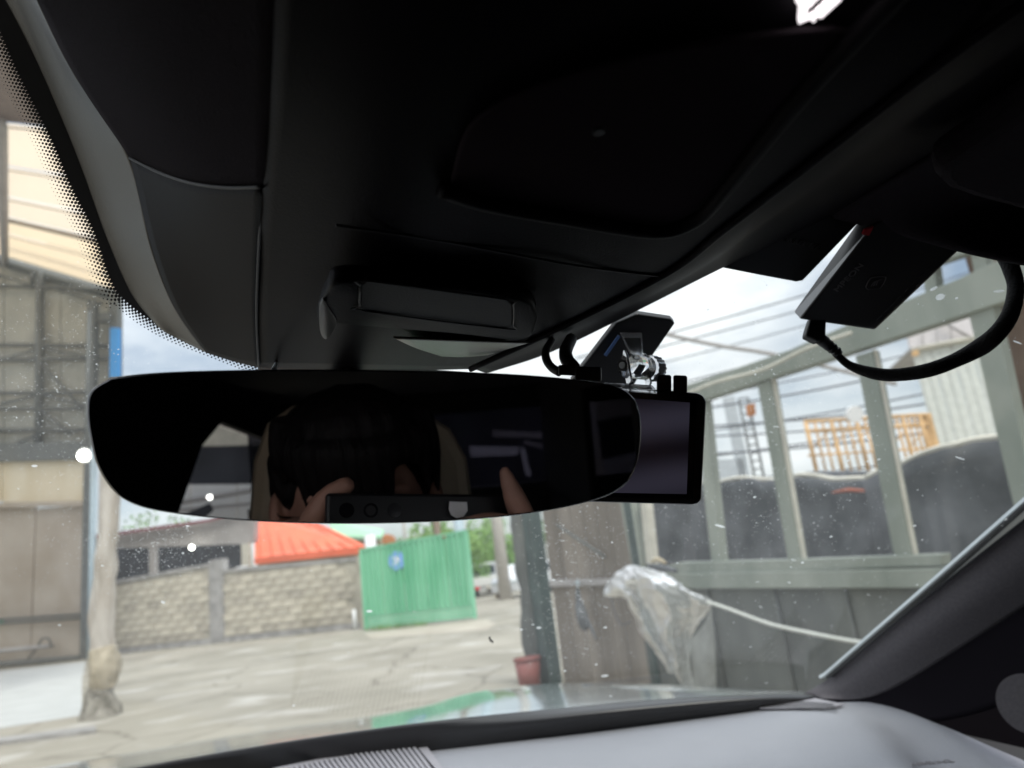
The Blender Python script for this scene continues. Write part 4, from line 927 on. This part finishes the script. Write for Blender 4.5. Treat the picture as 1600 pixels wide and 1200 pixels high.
# dashboard
back = [(100, 1275), (430, 1204), (560, 1178), (700, 1153), (900, 1119), (1130, 1093), (1270, 1087), (1350, 1099), (1430, 1126), (1520, 1165), (1640, 1215)]
hb = [-.24, -.24, -.24, -.24, -.24, -.24, -.24, -.243, -.255, -.29, -.34]
dr0 = [H(x, y, h) for (x, y), h in zip(back, hb)]
dr1 = [p + V((0, -.10, .004)) for p in dr0]; dr2 = [p + V((-.03 if i < 8 else 0, -.3, -.004 if i < 7 else -.06)) for i, p in enumerate(dr0)]; dr3 = [p + V((-.05, -.55, -.08 if i < 7 else -.2)) for i, p in enumerate(dr0)]
dr4 = [p + V((-.05, -.57, -.5)) for p in dr0]
db = patch('dashboard', [dr0, dr1, dr2, dr3, dr4], 'dash', car, n=6, thick=.01)
# black strip between dash and glass
e0 = [(-60, 1262), (180, 1208), (400, 1168), (580, 1140), (700, 1124), (880, 1106), (1050, 1091), (1180, 1085), (1262, 1084)]
e1 = [(60, 1292), (300, 1231), (520, 1187), (680, 1158), (780, 1141), (920, 1116), (1080, 1099), (1190, 1090), (1275, 1090)]
patch('cowl_strip', [[W(x, y, .003) for x, y in e0], [W(x, y + 2, .03) for x, y in e1], [W(x, y + 40, .05) for x, y in e1]], 'satin', car, n=5, thick=.003)
# defrost grille: frame and slats
def dz(x, y, up=.004): return H(x, y, -.236 + up)
prism('vent_frame', [dz(425, 1204), dz(640, 1160), dz(664, 1165), dz(700, 1215), dz(690, 1216), dz(650, 1168), dz(636, 1166), dz(440, 1207)], UP * .003, 'dashgrille', db)
prism('vent_well', [dz(440, 1208, .0025), dz(636, 1166, .0025), dz(652, 1170, .0025), dz(700, 1240, .0025), dz(430, 1260, .0025)], UP * .001, 'frit', db)
for k in range(26):
    f = k / 25; xa = 446 + f * 196; ya = 1205 - f * 39; a_ = dz(xa, ya, .004); b_ = dz(xa + 44, ya + 60, .004); w_ = V((.0022, .0, 0))
    prism('vent_slat', [a_ - w_, a_ + w_, b_ + w_, b_ - w_], UP * .005, 'dashgrille', db)
# side grille: fine mesh, too small to pick apart
prism('speaker_grille', [dz(1120, 1096, .003), dz(1200, 1090, .003), dz(1262, 1090, .003), dz(1320, 1102, .003), dz(1290, 1108, .003), dz(1190, 1108, .003)], UP * .0015, 'dashgrille', db)
vs = []; fs = []
for i in range(46):
    for j in range(6):
        f = i / 45; x = 1135 + f * 165 + j * 1.5; y = 1095.5 + j * 2.1 - 3.5 * math.sin(math.pi * f) + f * 4; c = dz(x, y, .0052); s = .0011; k = len(vs)
        vs += [c + V((-s, -s * 1.8, 0)), c + V((s, -s * 1.8, 0)), c + V((s, s * 1.8, 0)), c + V((-s, s * 1.8, 0))]; fs.append([k, k + 1, k + 2, k + 3])
stuff(fromlists('grille_holes', vs, fs, 'frit', db))
tube('dash_mark', [dz(1263, 1108, .003), dz(1280, 1107, .003), dz(1315, 1106, .003)], .0006, 'print', db, 5)
text('dash_emboss', 'AIRBAG', dz(1455, 1192, -.022), V((1, .25, -.1)), V((-.2, 1, 0)), .016, 'print', db)
# rounded grey vent at far right
disc('side_vent', D(1609, 1100, .8), (EYE - D(1609, 1100, .8)), .031, .006, 'pillar', car, 40)
# bonnet
hb0 = [(-150, 1310), (150, 1245), (450, 1190), (650, 1158), (800, 1138), (950, 1120), (1080, 1108), (1200, 1100), (1350, 1100)]
hb2 = [(-150, 1240), (150, 1188), (400, 1146), (560, 1124), (650, 1108), (740, 1084), (860, 1073), (1000, 1079), (1180, 1098)]
h0 = [D(x, y, 1.42) for x, y in hb0]; h2 = [D(x, y, 2.25) for x, y in hb2]
h1 = [a_.lerp(b_, .5) + UP * (.012 if i < 4 else .02) for i, (a_, b_) in enumerate(zip(h0, h2))]
h3 = [p + V((0, .25, -.10)) for p in h2]; h4 = [p + V((0, .32, -.45)) for p in h2]
patch('bonnet', [h0, h1, h2, h3, h4], 'hood', car, n=7, thick=.004)
prism('body_front', [h4[0], h4[-1], V((h4[-1].x, h4[-1].y, .25)), V((h4[0].x, h4[0].y, .25))], V((0, -.2, 0)), 'hood', car)

# ---- shell in car-local coordinates
def lbox(name, x0, x1, y0, y1, z0, z1, m, parent=car): return prism(name, [L2W(x0, y0, z0), L2W(x1, y0, z0), L2W(x1, y1, z0), L2W(x0, y1, z0)], UP * (z1 - z0), m, parent)
lbox('roof_panel', -.82, .82, -3.45, .10, 1.62, 1.66, 'shell')
prism('header_panel', [L2W(-.95, .09, 1.64), L2W(.82, .09, 1.64), L2W(.82, .50, 1.60), L2W(.2, .38, 1.63), L2W(-.25, .30, 1.64), L2W(-.95, .32, 1.64)], UP * .03, 'shell', car)
lbox('floor_pan', -.8, .8, -3.45, 1.1, .28, .32, 'shell')
lbox('firewall', -.85, .85, 1.10, 1.14, .3, 1.03, 'shell')
lbox('door_lower', .80, .84, -3.45, 1.1, .3, 1.05, 'shell'); lbox('door_lower', -.84, -.80, -3.45, 1.0, .3, 1.02, 'shell')
lbox('roof_rail', .78, .84, -3.45, .3, 1.54, 1.63, 'shell')
for y0, y1 in ((-.75, -.6), (-1.75, -1.65), (-3.45, -2.45)): lbox('side_pillar', .80, .84, y0, y1, 1.0, 1.6, 'shell')
for y0, y1 in ((-.6, .55), (-1.65, -.75), (-2.45, -1.75)): lbox('side_window', .818, .822, y0, y1, 1.04, 1.56, 'tint')
# left side: front window, then closed panel with the rear quarter window seen in the mirror
lbox('side_window', -.822, -.818, -.5, .35, 1.01, 1.56, 'tint')
lbox('roof_rail', -.84, -.78, -.6, .3, 1.54, 1.63, 'shell'); lbox('side_pillar', -.84, -.80, -.62, -.5, 1.0, 1.6, 'shell'); lbox('side_pillar', -.84, -.80, .3, .42, 1.0, 1.6, 'shell')
LN = V((math.cos(CA), math.sin(CA), 0)); LP0 = L2W(-.62, 0, 0)
def rray(x, y, P0, n):
    A = R(x, y, .4); B = R(x, y, 1.4); d = B - A; return A + d * ((P0 - A).dot(n) / d.dot(n))
hole = [rray(x, y, LP0, LN) for x, y in [(333, 660), (300, 698), (262, 800), (240, 870), (420, 870), (412, 690)]]
ctr = sum(hole, V()) / len(hole)
def l_local(p): return V((p.x * math.cos(CA) + p.y * math.sin(CA), -p.x * math.sin(CA) + p.y * math.cos(CA), p.z))
hl_ = [l_local(p) for p in hole]
from mathutils.geometry import tessellate_polygon
rect = [V((0, -3.44, .9)), V((0, -.62, .9)), V((0, -.62, 1.64)), V((0, -3.44, 1.64))]
n_ = len(hl_); loop2 = [V((0, p.y, min(max(p.z, .93), 1.6))) for p in hl_]; allp = rect + loop2
tris = tessellate_polygon([[V((p.y, p.z, 0)) for p in rect], [V((p.y, p.z, 0)) for p in loop2]])
lside = fromlists('rear_side_panel', [L2W(-.62, p.y, p.z) for p in allp], [list(t_) for t_ in tris], 'shell', car)
lbox('pillar_return', -.84, -.60, -.66, -.62, .3, 1.64, 'shell')
md = lside.modifiers.new('t', 'SOLIDIFY'); md.thickness = .03
fromlists('rear_side_window', [L2W(-.63, p.y, p.z) for p in loop2], [list(range(n_))], 'sideglass', car)
# tail: lower panel, upper, rear window tinted
REAR = -3.4
lbox('tailgate_lower', -.82, .82, REAR - .04, REAR, .3, 1.08, 'shell'); lbox('tailgate_upper', -.82, .82, REAR - .04, REAR, 1.5, 1.64, 'shell')
lbox('rear_window', -.80, .80, REAR - .025, REAR - .02, 1.08, 1.5, 'reartint')
# seats
def seat(label, pts, d, part):
    pass
hp = [(392, 900), (386, 815), (394, 720), (415, 660), (455, 632), (520, 624), (600, 626), (660, 640), (705, 668), (732, 715), (742, 790), (745, 900)]
hr = prism('headrest', [R(x, y, 1.06) for x, y in hp], (R(560, 750, 1.18) - R(560, 750, 1.06)), 'seat', car, .02)
sb = prism('seat_back', [R(x, y, 1.1) for x, y in [(300, 1300), (330, 960), (380, 905), (760, 905), (820, 960), (850, 1300)]], (R(560, 1000, 1.24) - R(560, 1000, 1.1)), 'seat', car, .03)

# ================================================================== REAR VIEW MIRROR
rv = thing('rear_view_mirror', 'frameless dimmed rear view mirror reflecting a person holding a phone', 'mirror')
mo = [(172, 590), (235, 583), (330, 579), (480, 577), (640, 579), (790, 584), (900, 593), (960, 603), (990, 622), (1001, 655), (1000, 700), (990, 738), (968, 764), (920, 784), (830, 802), (720, 813), (600, 818), (480, 818), (360, 812), (270, 802), (215, 790), (178, 768), (152, 728), (140, 680), (136, 640), (142, 610)]
MC = [V((x, y, 0)) for x, y in mo]; MC = cat(MC + [MC[0]], 6)[:-1]
cen = V((570, 700, 0))
def ring(k, off): return [MM(cen.x + (p.x - cen.x) * k[0], cen.y + (p.y - cen.y) * k[1], off) for p in MC]
front = ring((.993, .978), .0); 
fromlists('mirror_glass', front, [list(range(len(front)))], 'mirror', rv)
rings = [ring((.993, .978), 0.0), ring((.998, .993), -.0006), ring((1, 1), -.0022), ring((1, 1), -.006), ring((.985, .96), -.012), ring((.93, .82), -.022), ring((.5, .45), -.030)]
vs = [p for r in rings for p in r]; n_ = len(MC); fs = [[k * n_ + i, k * n_ + (i + 1) % n_, (k + 1) * n_ + (i + 1) % n_, (k + 1) * n_ + i] for k in range(len(rings) - 1) for i in range(n_)] + [[(len(rings) - 1) * n_ + i for i in range(n_)]]
fromlists('housing', vs, fs, 'gloss', rv, True)
tube('mount_arm', [MM(560, 700, -.028), MM(550, 640, -.06), W(540, 590, .03), W(530, 560, .01)], [.012, .01, .012, .02], 'satin', rv, 12)
bar('bracket_pin', MM(428, 577, -.02), W(432, 566, .02), .0012, 'silver', rv, 6)
base(rv, W(530, 560, .01))

# ================================================================== DASH CAMERA
dc = thing('dash_camera', 'black dash camera with a dark screen mounted right of the mirror', 'dash camera')
def dq(x, y, d=.425): return D(x, y, d)
cn_ = (dq(1000, 700) - EYE).normalized()
body = [dq(838, 596), dq(1088, 613, .425), dq(1099, 617), dq(1104, 628), dq(1096, 780), dq(1090, 788), dq(1080, 789), dq(838, 782)]
bo = prism('camera_body', body, cn_ * .016, 'satin', dc, .002)
prism('bezel', [dq(845, 602, .4245), dq(1090, 621, .4245), dq(1083, 779, .4245), dq(845, 776, .4245)], cn_ * .001, 'gloss', dc)
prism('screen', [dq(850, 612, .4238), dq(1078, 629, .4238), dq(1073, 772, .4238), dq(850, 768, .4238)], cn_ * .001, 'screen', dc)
# top connectors
def cube(name, x0, y0, x1, y1, d, th, m, parent=dc, bev=.0012): return prism(name, [D(x0, y0, d), D(x1, y0 + (x1 - x0) * .04, d), D(x1, y1 + (x1 - x0) * .04, d), D(x0, y1, d)], (D(x0, y0, d) - EYE).normalized() * th, m, parent, bev)
cube('connector_plug', 1026, 585, 1049, 614, .428, .014, 'satin'); cube('connector_plug', 1052, 586, 1074, 616, .428, .014, 'satin')
cube('plug_block', 898, 572, 940, 595, .42, .014, 'satin'); cube('plug_block', 872, 570, 904, 586, .424, .012, 'satin')
tube('cable', [D(875, 582, .43), D(862, 574, .435), D(854, 562, .445), D(853, 548, .46), D(862, 532, .50)], .0026, 'rubber', dc, 10)
tube('cable', [D(896, 574, .43), D(886, 562, .44), D(884, 548, .46), D(892, 530, .50)], .0042, 'rubber', dc, 10)
# adhesive plate on the glass
prism('glass_plate', [W(993, 484, .001), W(1046, 492, .001), W(1052, 498, .001), W(1012, 556, .001), W(985, 600, .001), W(890, 590, .001), W(905, 570, .001), W(960, 498, .001)], GN.normalized() * -.006, 'satin', dc, .0012)
# acrylic base and hinge
prism('acrylic_base', [D(944, 596, .415), D(1020, 602, .415), D(1026, 610, .40), D(948, 604, .40)], UP * -.0022, 'acrylic', dc, .0006)
hx = (D(1030, 580, .445) - D(965, 573, .41)).normalized(); hc = D(993, 573, .42); hu = UP
bar('hinge_barrel', hc - hx * .008, hc + hx * .011, .0072, 'acrylic', dc, 20)
for s in (-.0105, .0105):
    c_ = hc + hx * s; pr = []
    for k in range(13):
        a = math.pi * k / 12; pr.append(c_ + (V((0, 1, 0)) * math.cos(a) + UP * math.sin(a)) * .0090)
    pr += [c_ + V((0, -.0082, -.0115)), c_ + V((0, .0082, -.0115))]
    prism('hinge_cheek', pr, hx * .002, 'acrylic', dc, .0004)
disc('hex_nut', hc - hx * .0120, -hx, .0036, .0015, 'satin', dc, 6); disc('bolt_end', hc - hx * .0135, -hx, .0019, .001, 'silver', dc, 12)
vs, fs = tube(None, [hc + hx * .0135, hc + hx * .0225], .0078, None, seg=36, spl=False)
for i in range(0, len(vs), 2):
    cc_ = hc + hx * ((vs[i] - hc).dot(hx)); vs[i] = cc_ + (vs[i] - cc_) * .93
fromlists('thumb_knob', vs, fs, 'acrylic', dc)
# clear bracket running up to the plate
prism('clear_bracket', [hc + V((0, .004, .003)), hc + hx * .012 + V((0, .004, .003)), W(1003, 520, .01), W(968, 520, .01)], V((0, .002, .0015)), 'acrylic', dc, .0004)
prism('blue_edge', [W(944, 555, .012), W(966, 524, .012), W(969, 527, .012), W(948, 557, .012)], V((0, .001, .001)), 'blue', dc); prism('blue_edge', [W(983, 549, .012), W(993, 538, .012), W(996, 540, .012), W(987, 551, .012)], V((0, .001, .001)), 'blue', dc)
base(dc, W(985, 560, .001))

# ================================================================== TOLL TERMINAL, CARD, CABLE
tp = thing('toll_terminal', 'black toll payment terminal printed MPEON stuck to the windshield', 'toll terminal')
face = [(1249, 499), (1367, 516), (1500, 390), (1520, 372), (1400, 330), (1368, 350)]
F0 = [W(x, y, .028) for x, y in face]; 
backp = [W(x, y, .003) for x, y in [(1239, 488), (1362, 506), (1495, 380), (1515, 362), (1392, 320), (1340, 345)]]
vs = F0 + backp; n_ = 6
o = fromlists('terminal_case', vs, [list(range(n_)), list(range(2 * n_ - 1, n_ - 1, -1))] + [[i, (i + 1) % n_, n_ + (i + 1) % n_, n_ + i] for i in range(n_)], 'satin', tp)
b_ = o.modifiers.new('bevel', 'BEVEL'); b_.width = .0022; b_.segments = 3
prism('red_tab', [W(1346, 364, .0275), W(1350, 357, .0275), W(1363, 352, .0275), W(1356, 366, .0275)], -GN.normalized() * .002, 'red', tp)
tx = (W(1345, 415, .0285) - W(1305, 455, .0285)); ty = (W(1300, 410, .0285) - W(1325, 430, .0285))
text('brand_print', 'MPEON', W(1326, 434, .0286), tx, ty, .0062, 'print', tp, sx=1.25)
ico = [(1353, 448), (1361, 434), (1381, 432), (1384, 436), (1375, 450), (1356, 452)]
tube('icon_frame', [W(x, y, .0287) for x, y in ico + ico[:1]], .00035, 'print', tp, 5, n=2)
for k in range(3): tube('icon_wave', [W(1361 + k * 4, 447 - k * .5, .0287), W(1366 + k * 3, 441 - k, .0287), W(1372 + k * 3, 438 - k, .0287)], .00035, 'print', tp, 5)
for k in range(2):
    for j in range(8):
        f = j / 8; x = 1370 + f * 88 + k * 6; y = 500 - f * 88 + k * 3; q = W(x, y, .0286); d_ = (W(x + 7, y - 7, .0286) - q)
        bar('fine_print', q, q + d_, .00025, 'printdim', tp, 4)
base(tp, W(1360, 430, .003))
cd = thing('black_card', 'flat black card with faint lettering beside the toll terminal', 'card')
cpx = [(1119, 416), (1180, 428), (1244, 440), (1254, 438), (1262, 430), (1338, 351), (1345, 330), (1235, 310), (1215, 330)]
prism('card_body', [W(x, y, .006) for x, y in cpx], GN.normalized() * .003, 'satin', cd)
text('faint_print', 'CONNECTED', W(1249, 379, .0064), W(1275, 386, .006) - W(1225, 373, .006), W(1260, 360, .006) - W(1249, 379, .006), .0062, 'printdim', cd)
base(cd, W(1240, 380, .006))
cbp = [(1276, 508, .55), (1270, 520, .56), (1283, 533, .57), (1305, 552, .57), (1330, 572, .57), (1375, 585, .56), (1420, 584, .55), (1465, 574, .54), (1515, 552, .54), (1552, 527, .53), (1578, 492, .53), (1587, 450, .54), (1580, 420, .545), (1570, 398, .55)]
pc = thing('power_cable', 'thick black taped power cable looping under the toll terminal', 'cable')
tube('taped_wire', [D(*p) for p in cbp[3:]], [.0028, .0032, .0048, .0050, .0054, .0054, .0066, .0060, .0058, .0055, .0058, .006], 'tape', pc, 14)
prism('angled_plug', [D(1262, 512, .552), D(1268, 494, .552), D(1292, 498, .552), D(1291, 522, .552), D(1292, 530, .552), D(1277, 533, .552), D(1259, 524, .552)], V((0, .01, 0)), 'rubber', pc, .0015)
tube('strain_relief', [D(1279, 527, .556), D(1295, 540, .563), D(1310, 552, .57)], [.0048, .0042, .0034], 'rubber', pc, 12)
for k in range(4):
    f = .3 + k * .2; tube('relief_rib', [D(1279 + 31 * f - 1.2, 527 + 25 * f - 1, .562), D(1279 + 31 * f + 1.2, 527 + 25 * f + 1, .562)], .0049 - f * .0009, 'rubber', pc, 12, spl=False)
base(pc, D(1276, 508, .55))

# ================================================================== PHONE AND PERSON (seen in the mirror)
ph = thing('smartphone', 'dark smartphone held sideways in front of the face, seen in the mirror', 'phone')
pc0 = EYE + cr * .0445 - cu * .0235 - cf * .0065
box('phone_body', pc0, .166, .078, .009, 'satin', ph, (cr, cu, cf), .003)
for dx in (.0, -.021, .021):
    if abs(dx) < .001: continue
    disc('camera_lens', EYE + cr * dx - cf * .0018, cf, .0065, .001, 'gloss', ph)
vs = []; fs = []
for k in range(24):
    a = 2 * math.pi * k / 24
    for r_ in (.0045, .0065): vs.append(EYE - cf * .0016 + (cr * math.cos(a) + cu * math.sin(a)) * r_)
fs = [[2 * k, 2 * k + 1, (2 * k + 3) % 48, (2 * k + 2) % 48] for k in range(24)]
fromlists('lens_ring', vs, fs, 'gloss', ph)
stp = [(702, 784), (729, 785), (730, 798), (724, 807), (714, 810), (705, 805), (701, 796)]
prism('white_sticker', [R(x, y, .662) for x, y in stp], -cf * -.0012, 'white', ph); base(ph, pc0)
# remeshed organic shapes
def blob(name, prims, m, parent, vox=.004, smooth=6, noise_amp=0.0):
    bm = bmesh.new()
    def ell(c, X, Y, Z):
        q = bmesh.ops.create_icosphere(bm, subdivisions=3, radius=1)
        for v in q['verts']: v.co = c + X * v.co.x + Y * v.co.y + Z * v.co.z
    for p in prims:
        if p[0] == 'e': ell(*p[1:])
        else:
            vs, fs = tube(None, p[1], p[2], None, seg=14, n=5, spl=len(p[1]) > 2)
            bv = [bm.verts.new(v) for v in vs]
            for f in fs:
                try: bm.faces.new([bv[i] for i in f])
                except ValueError: pass
            for e_, r_ in ((p[1][0], p[2][0]), (p[1][-1], p[2][-1])): ell(V(e_), V((r_, 0, 0)), V((0, r_, 0)), V((0, 0, r_)))
    bmesh.ops.recalc_face_normals(bm, faces=bm.faces)
    me = bpy.data.meshes.new(name); bm.to_mesh(me); bm.free(); t = bpy.data.objects.new('t', me); COL.objects.link(t)
    r = t.modifiers.new('r', 'REMESH'); r.mode = 'VOXEL'; r.voxel_size = vox
    s = t.modifiers.new('s', 'SMOOTH'); s.iterations = smooth; s.factor = .5
    dg = bpy.context.evaluated_depsgraph_get(); me2 = bpy.data.meshes.new_from_object(t.evaluated_get(dg)); bpy.data.objects.remove(t); me2.materials.clear()
    if noise_amp:
        for v in me2.vertices: v.co += v.normal * noise_amp * mnoise.noise(V((v.co.x * 60, v.co.y * 60, v.co.z * 14)))
    me2.name = name; return link(name, me2, m, parent, True)
pe = thing('person', 'person with short black hair in a dark sweater, holding up a phone', 'person')
Hc = R(560, 792, .87); Hf = (MP - Hc); Hf.z = 0; Hf.normalize(); Hu = UP.copy(); Hs = Hf.cross(Hu)
def hp_(s, f, u): return Hc + Hs * s + Hf * f + Hu * u
prims = [('e', hp_(0, -.01, .02), Hs * .082, Hf * .095, Hu * .098), ('e', hp_(0, .02, -.05), Hs * .06, Hf * .07, Hu * .075), ('t', [hp_(0, .078, .01), hp_(0, .103, -.03), hp_(0, .088, -.036)], [.008, .012, .01]),
         ('e', hp_(0, .068, -.105), Hs * .026, Hf * .022, Hu * .022), ('t', [hp_(-.022, .08, -.068), hp_(0, .088, -.066), hp_(.022, .08, -.068)], [.005, .007, .005]),
         ('t', [hp_(-.05, .068, .02), hp_(-.015, .084, .024)], [.008, .009]), ('t', [hp_(.05, .068, .02), hp_(.015, .084, .024)], [.008, .009])]
for s in (-1, 1):
    prims += [('e', hp_(s * .093, -.005, -.005), Hs * .010, Hf * .018, Hu * .032), ('e', hp_(s * .045, .055, -.03), Hs * .024, Hf * .026, Hu * .02)]
prims += [('t', [hp_(0, -.02, -.08), hp_(0, -.03, -.16)], [.055, .058])]
# arms and hands
def hv(x, y, d): return R(x, y, d)
wrL = hv(440, 960, .74); wrR = hv(870, 960, .74); shc = hp_(0, -.04, -.24)
sides = 1 if (wrR - wrL).dot(Hs) > 0 else -1
shL = shc - Hs * .19 * sides; shR = shc + Hs * .19 * sides
elL = shL.lerp(wrL, .5) - UP * .2 - Hs * .06 * sides; elR = shR.lerp(wrR, .5) - UP * .2 + Hs * .06 * sides
arms = [('t', [wrL, elL.lerp(wrL, .5)], [.026, .034]), ('t', [wrR, elR.lerp(wrR, .5)], [.026, .034])]
palmL = hv(462, 880, .70); palmR = hv(845, 890, .70)
arms += [('e', palmL, cr * .03, cu * .045, cf * .016), ('t', [wrL, palmL], [.026, .028]), ('e', palmR, cr * .03, cu * .045, cf * .016), ('t', [wrR, palmR], [.026, .028])]
arms += [('t', [hv(470, 850, .672), hv(492, 805, .650), hv(512, 776, .648), hv(540, 759, .650)], [.012, .011, .0095, .0085]),
         ('t', [hv(462, 880, .68), hv(495, 860, .650), hv(530, 850, .648), hv(548, 846, .650)], [.011, .010, .009, .008]),
         ('t', [hv(462, 905, .68), hv(495, 893, .650), hv(528, 886, .648), hv(545, 882, .650)], [.011, .010, .009, .008]),
         ('t', [hv(465, 930, .69), hv(494, 925, .660), hv(520, 920, .652), hv(534, 918, .652)], [.010, .0088, .008, .007]),
         ('t', [hv(468, 900, .71), hv(500, 870, .70), hv(530, 840, .695), hv(540, 820, .69)], [.014, .012, .011, .009]),
         ('t', [hv(838, 870, .69), hv(818, 812, .672), hv(803, 775, .668), hv(789, 738, .668)], [.014, .0125, .0105, .006]),
         ('t', [hv(850, 865, .68), hv(815, 832, .652), hv(770, 816, .646), hv(725, 822, .648)], [.012, .011, .0095, .008]),
         ('t', [hv(848, 890, .68), hv(812, 868, .650), hv(772, 858, .648), hv(735, 858, .650)], [.011, .010, .009, .008]),
         ('t', [hv(848, 915, .68), hv(815, 900, .650), hv(780, 893, .648), hv(750, 892, .650)], [.011, .010, .009, .008]),
         ('t', [hv(846, 935, .69), hv(818, 928, .660), hv(790, 922, .652), hv(770, 922, .652)], [.010, .0088, .008, .007])]
blob('body', prims + arms + [('t', [hp_(0, -.03, -.14), hp_(0, -.035, -.26)], [.06, .09])], 'skin', pe, .0035, 3)
hair = [('e', hp_(0, .020, .092), Hs * .082, Hf * .085, Hu * .048), ('e', hp_(0, -.028, .05), Hs * .101, Hf * .100, Hu * .100), ('e', hp_(0, -.05, -.01), Hs * .094, Hf * .075, Hu * .09)]
for k in range(16):
    s = (k - 7.5) * .0105; im = s * sides
    L_ = .012 + .010 * random.random() + (.034 if .035 < im < .06 else .0) + (.02 if im < -.062 else 0)
    hair.append(('t', [hp_(s, .05, .10), hp_(s * 1.03 + .002, .094 - s * s * 6, .075), hp_(s * 1.05 + .004, .100 - s * s * 8, .055), hp_(s * 1.06 + .007, .097 - s * s * 8, L_)], [.013, .012, .010, .003]))
for s in (-1, 1):
    hair.append(('t', [hp_(s * .08, .03, .06), hp_(s * .083, .03, .035), hp_(s * .080, .03, .02)], [.016, .010, .005])); hair.append(('t', [hp_(s * .085, -.03, .06), hp_(s * .088, -.055, .01), hp_(s * .078, -.06, -.03)], [.018, .014, .008]))
blob('hair', hair, 'hair', pe, .0032, 2, .003)
for s in (-1, 1):
    bm = bmesh.new(); bmesh.ops.create_icosphere(bm, subdivisions=2, radius=.011)
    for v in bm.verts: v.co += hp_(s * .031, .0725, -.003)
    me = bpy.data.meshes.new('eye'); bm.to_mesh(me); bm.free(); link('eye', me, 'white', pe, True)
    disc('iris', hp_(s * .031, .083, -.003), Hf, .0055, .001, 'gloss', pe, 16)
for s in (-1, 1):
    tube('glasses_rim', [hp_(s * .032 + .021 * math.cos(a), .092, -.004 + .016 * math.sin(a)) for a in [math.pi / 6 * k for k in range(13)]], .0009, 'gloss', pe, 6)
    tube('glasses_temple', [hp_(s * .055, .09, .002), hp_(s * .084, .045, .002), hp_(s * .092, .0, .002), hp_(s * .09, -.02, -.012)], .0012, 'gloss', pe, 6)
bar('glasses_bridge', hp_(-.011, .093, 0), hp_(.011, .093, 0), .001, 'gloss', pe, 6)
blob('sweater', [('e', hp_(0, -.05, -.42), Hs * .18, Hf * .115, Hu * .22), ('e', hp_(0, -.05, -.27), Hs * .17, Hf * .08, Hu * .08), ('e', hp_(0, -.04, -.62), Hs * .17, Hf * .12, Hu * .16),
                 ('t', [shL, elL], [.068, .05]), ('t', [elL, elL.lerp(wrL, .93)], [.05, .036]), ('t', [shR, elR], [.068, .05]), ('t', [elR, elR.lerp(wrR, .93)], [.05, .036])], 'sweater', pe, .008, 3)
blob('trousers', [('e', hp_(0, -.04, -.72), Hs * .18, Hf * .14, Hu * .12), ('t', [hp_(-.09, 0, -.74), hp_(-.12, .38, -.70)], [.085, .065]), ('t', [hp_(.09, 0, -.74), hp_(.12, .38, -.70)], [.085, .065]),
                  ('t', [hp_(-.12, .38, -.70), hp_(-.12, .45, -.98)], [.062, .045]), ('t', [hp_(.12, .38, -.70), hp_(.12, .45, -.98)], [.062, .045])], 'shell', pe, .01, 3)
base(pe, hp_(0, -.04, -.8))

# ================================================================== BEHIND THE CAR (seen in the mirror)
BD = 9.0
def Bq(q, d=BD): return [R(x, y, d) for x, y in q]
bd_ = (R(330, 735, BD + 1) - R(330, 735, BD))
t = thing('rear_workshop', 'pale workshop wall with a black band, seen in the mirror through the side window', 'building')
prism('cream_fascia', Bq([(150, 560), (520, 560), (520, 694), (150, 701)]), bd_ * .3, 'framelight', t)
prism('black_band', Bq([(150, 700), (520, 693), (520, 757), (150, 757)]), bd_ * .5, 'darkin', t)
for k in range(5): prism('white_panel', Bq([(150 + k * 74, 756), (222 + k * 74, 756), (222 + k * 74, 960), (150 + k * 74, 960)]), bd_ * .2, 'white', t)
bar('wall_bar', R(250, 790, BD - .2), R(400, 765, BD - .2), .03, 'greymetal', t); bar('wall_bar', R(250, 800, BD - .2), R(400, 786, BD - .2), .02, 'greymetal', t)  # grey strips paint the diagonal shading on the white panels
prism('dark_canopy', Bq([(270, 812), (328, 786), (334, 797), (318, 812)], BD - .5), bd_ * .1, 'darkin', t)  # dark piece, part of the same painted diagonal shading
tag(disc('workshop_lamp', R(328, 777, BD - .6), MN, .025, .03, 'lamp'), 'small glowing lamp on the workshop wall reflected in the mirror', 'lamp')
t = thing('rear_canopy', 'white beams of a canopy behind the car, dim in the mirror', 'canopy')
def rbeam(q, nm='beam', m='white'): prism(nm, [R(x, y, 6) for x, y in q], (R(800, 700, 6.15) - R(800, 700, 6)), m, t)
rbeam([(733, 697), (812, 698), (808, 711), (736, 714)]); rbeam([(812, 700), (820, 699), (830, 744), (822, 744)]); rbeam([(820, 688), (875, 702), (873, 706), (818, 693)], m='greymetal')
rbeam([(770, 672), (900, 678), (900, 686), (770, 682)], m='greymetal'); rbeam([(855, 728), (866, 728), (864, 742), (857, 742)]); rbeam([(958, 676), (962, 676), (962, 900), (958, 900)], 'post', 'greymetal')
prism('shaded_back_wall', [R(x, y, 9) for x, y in [(560, 520), (1120, 520), (1120, 960), (560, 960)]], (R(800, 700, 9.3) - R(800, 700, 9)), 'darkin', t)  # dark wall added to hide the bright sky behind the beams
q = disc('teal_lamp', R(988, 672, 5.5), MN, .045, .02, 'lampcool'); tag(q, 'small teal glowing lamp at the right end of the mirror', 'lamp')

# tidy: give every remaining mesh parented by Empty correct transforms
bpy.context.view_layer.update()
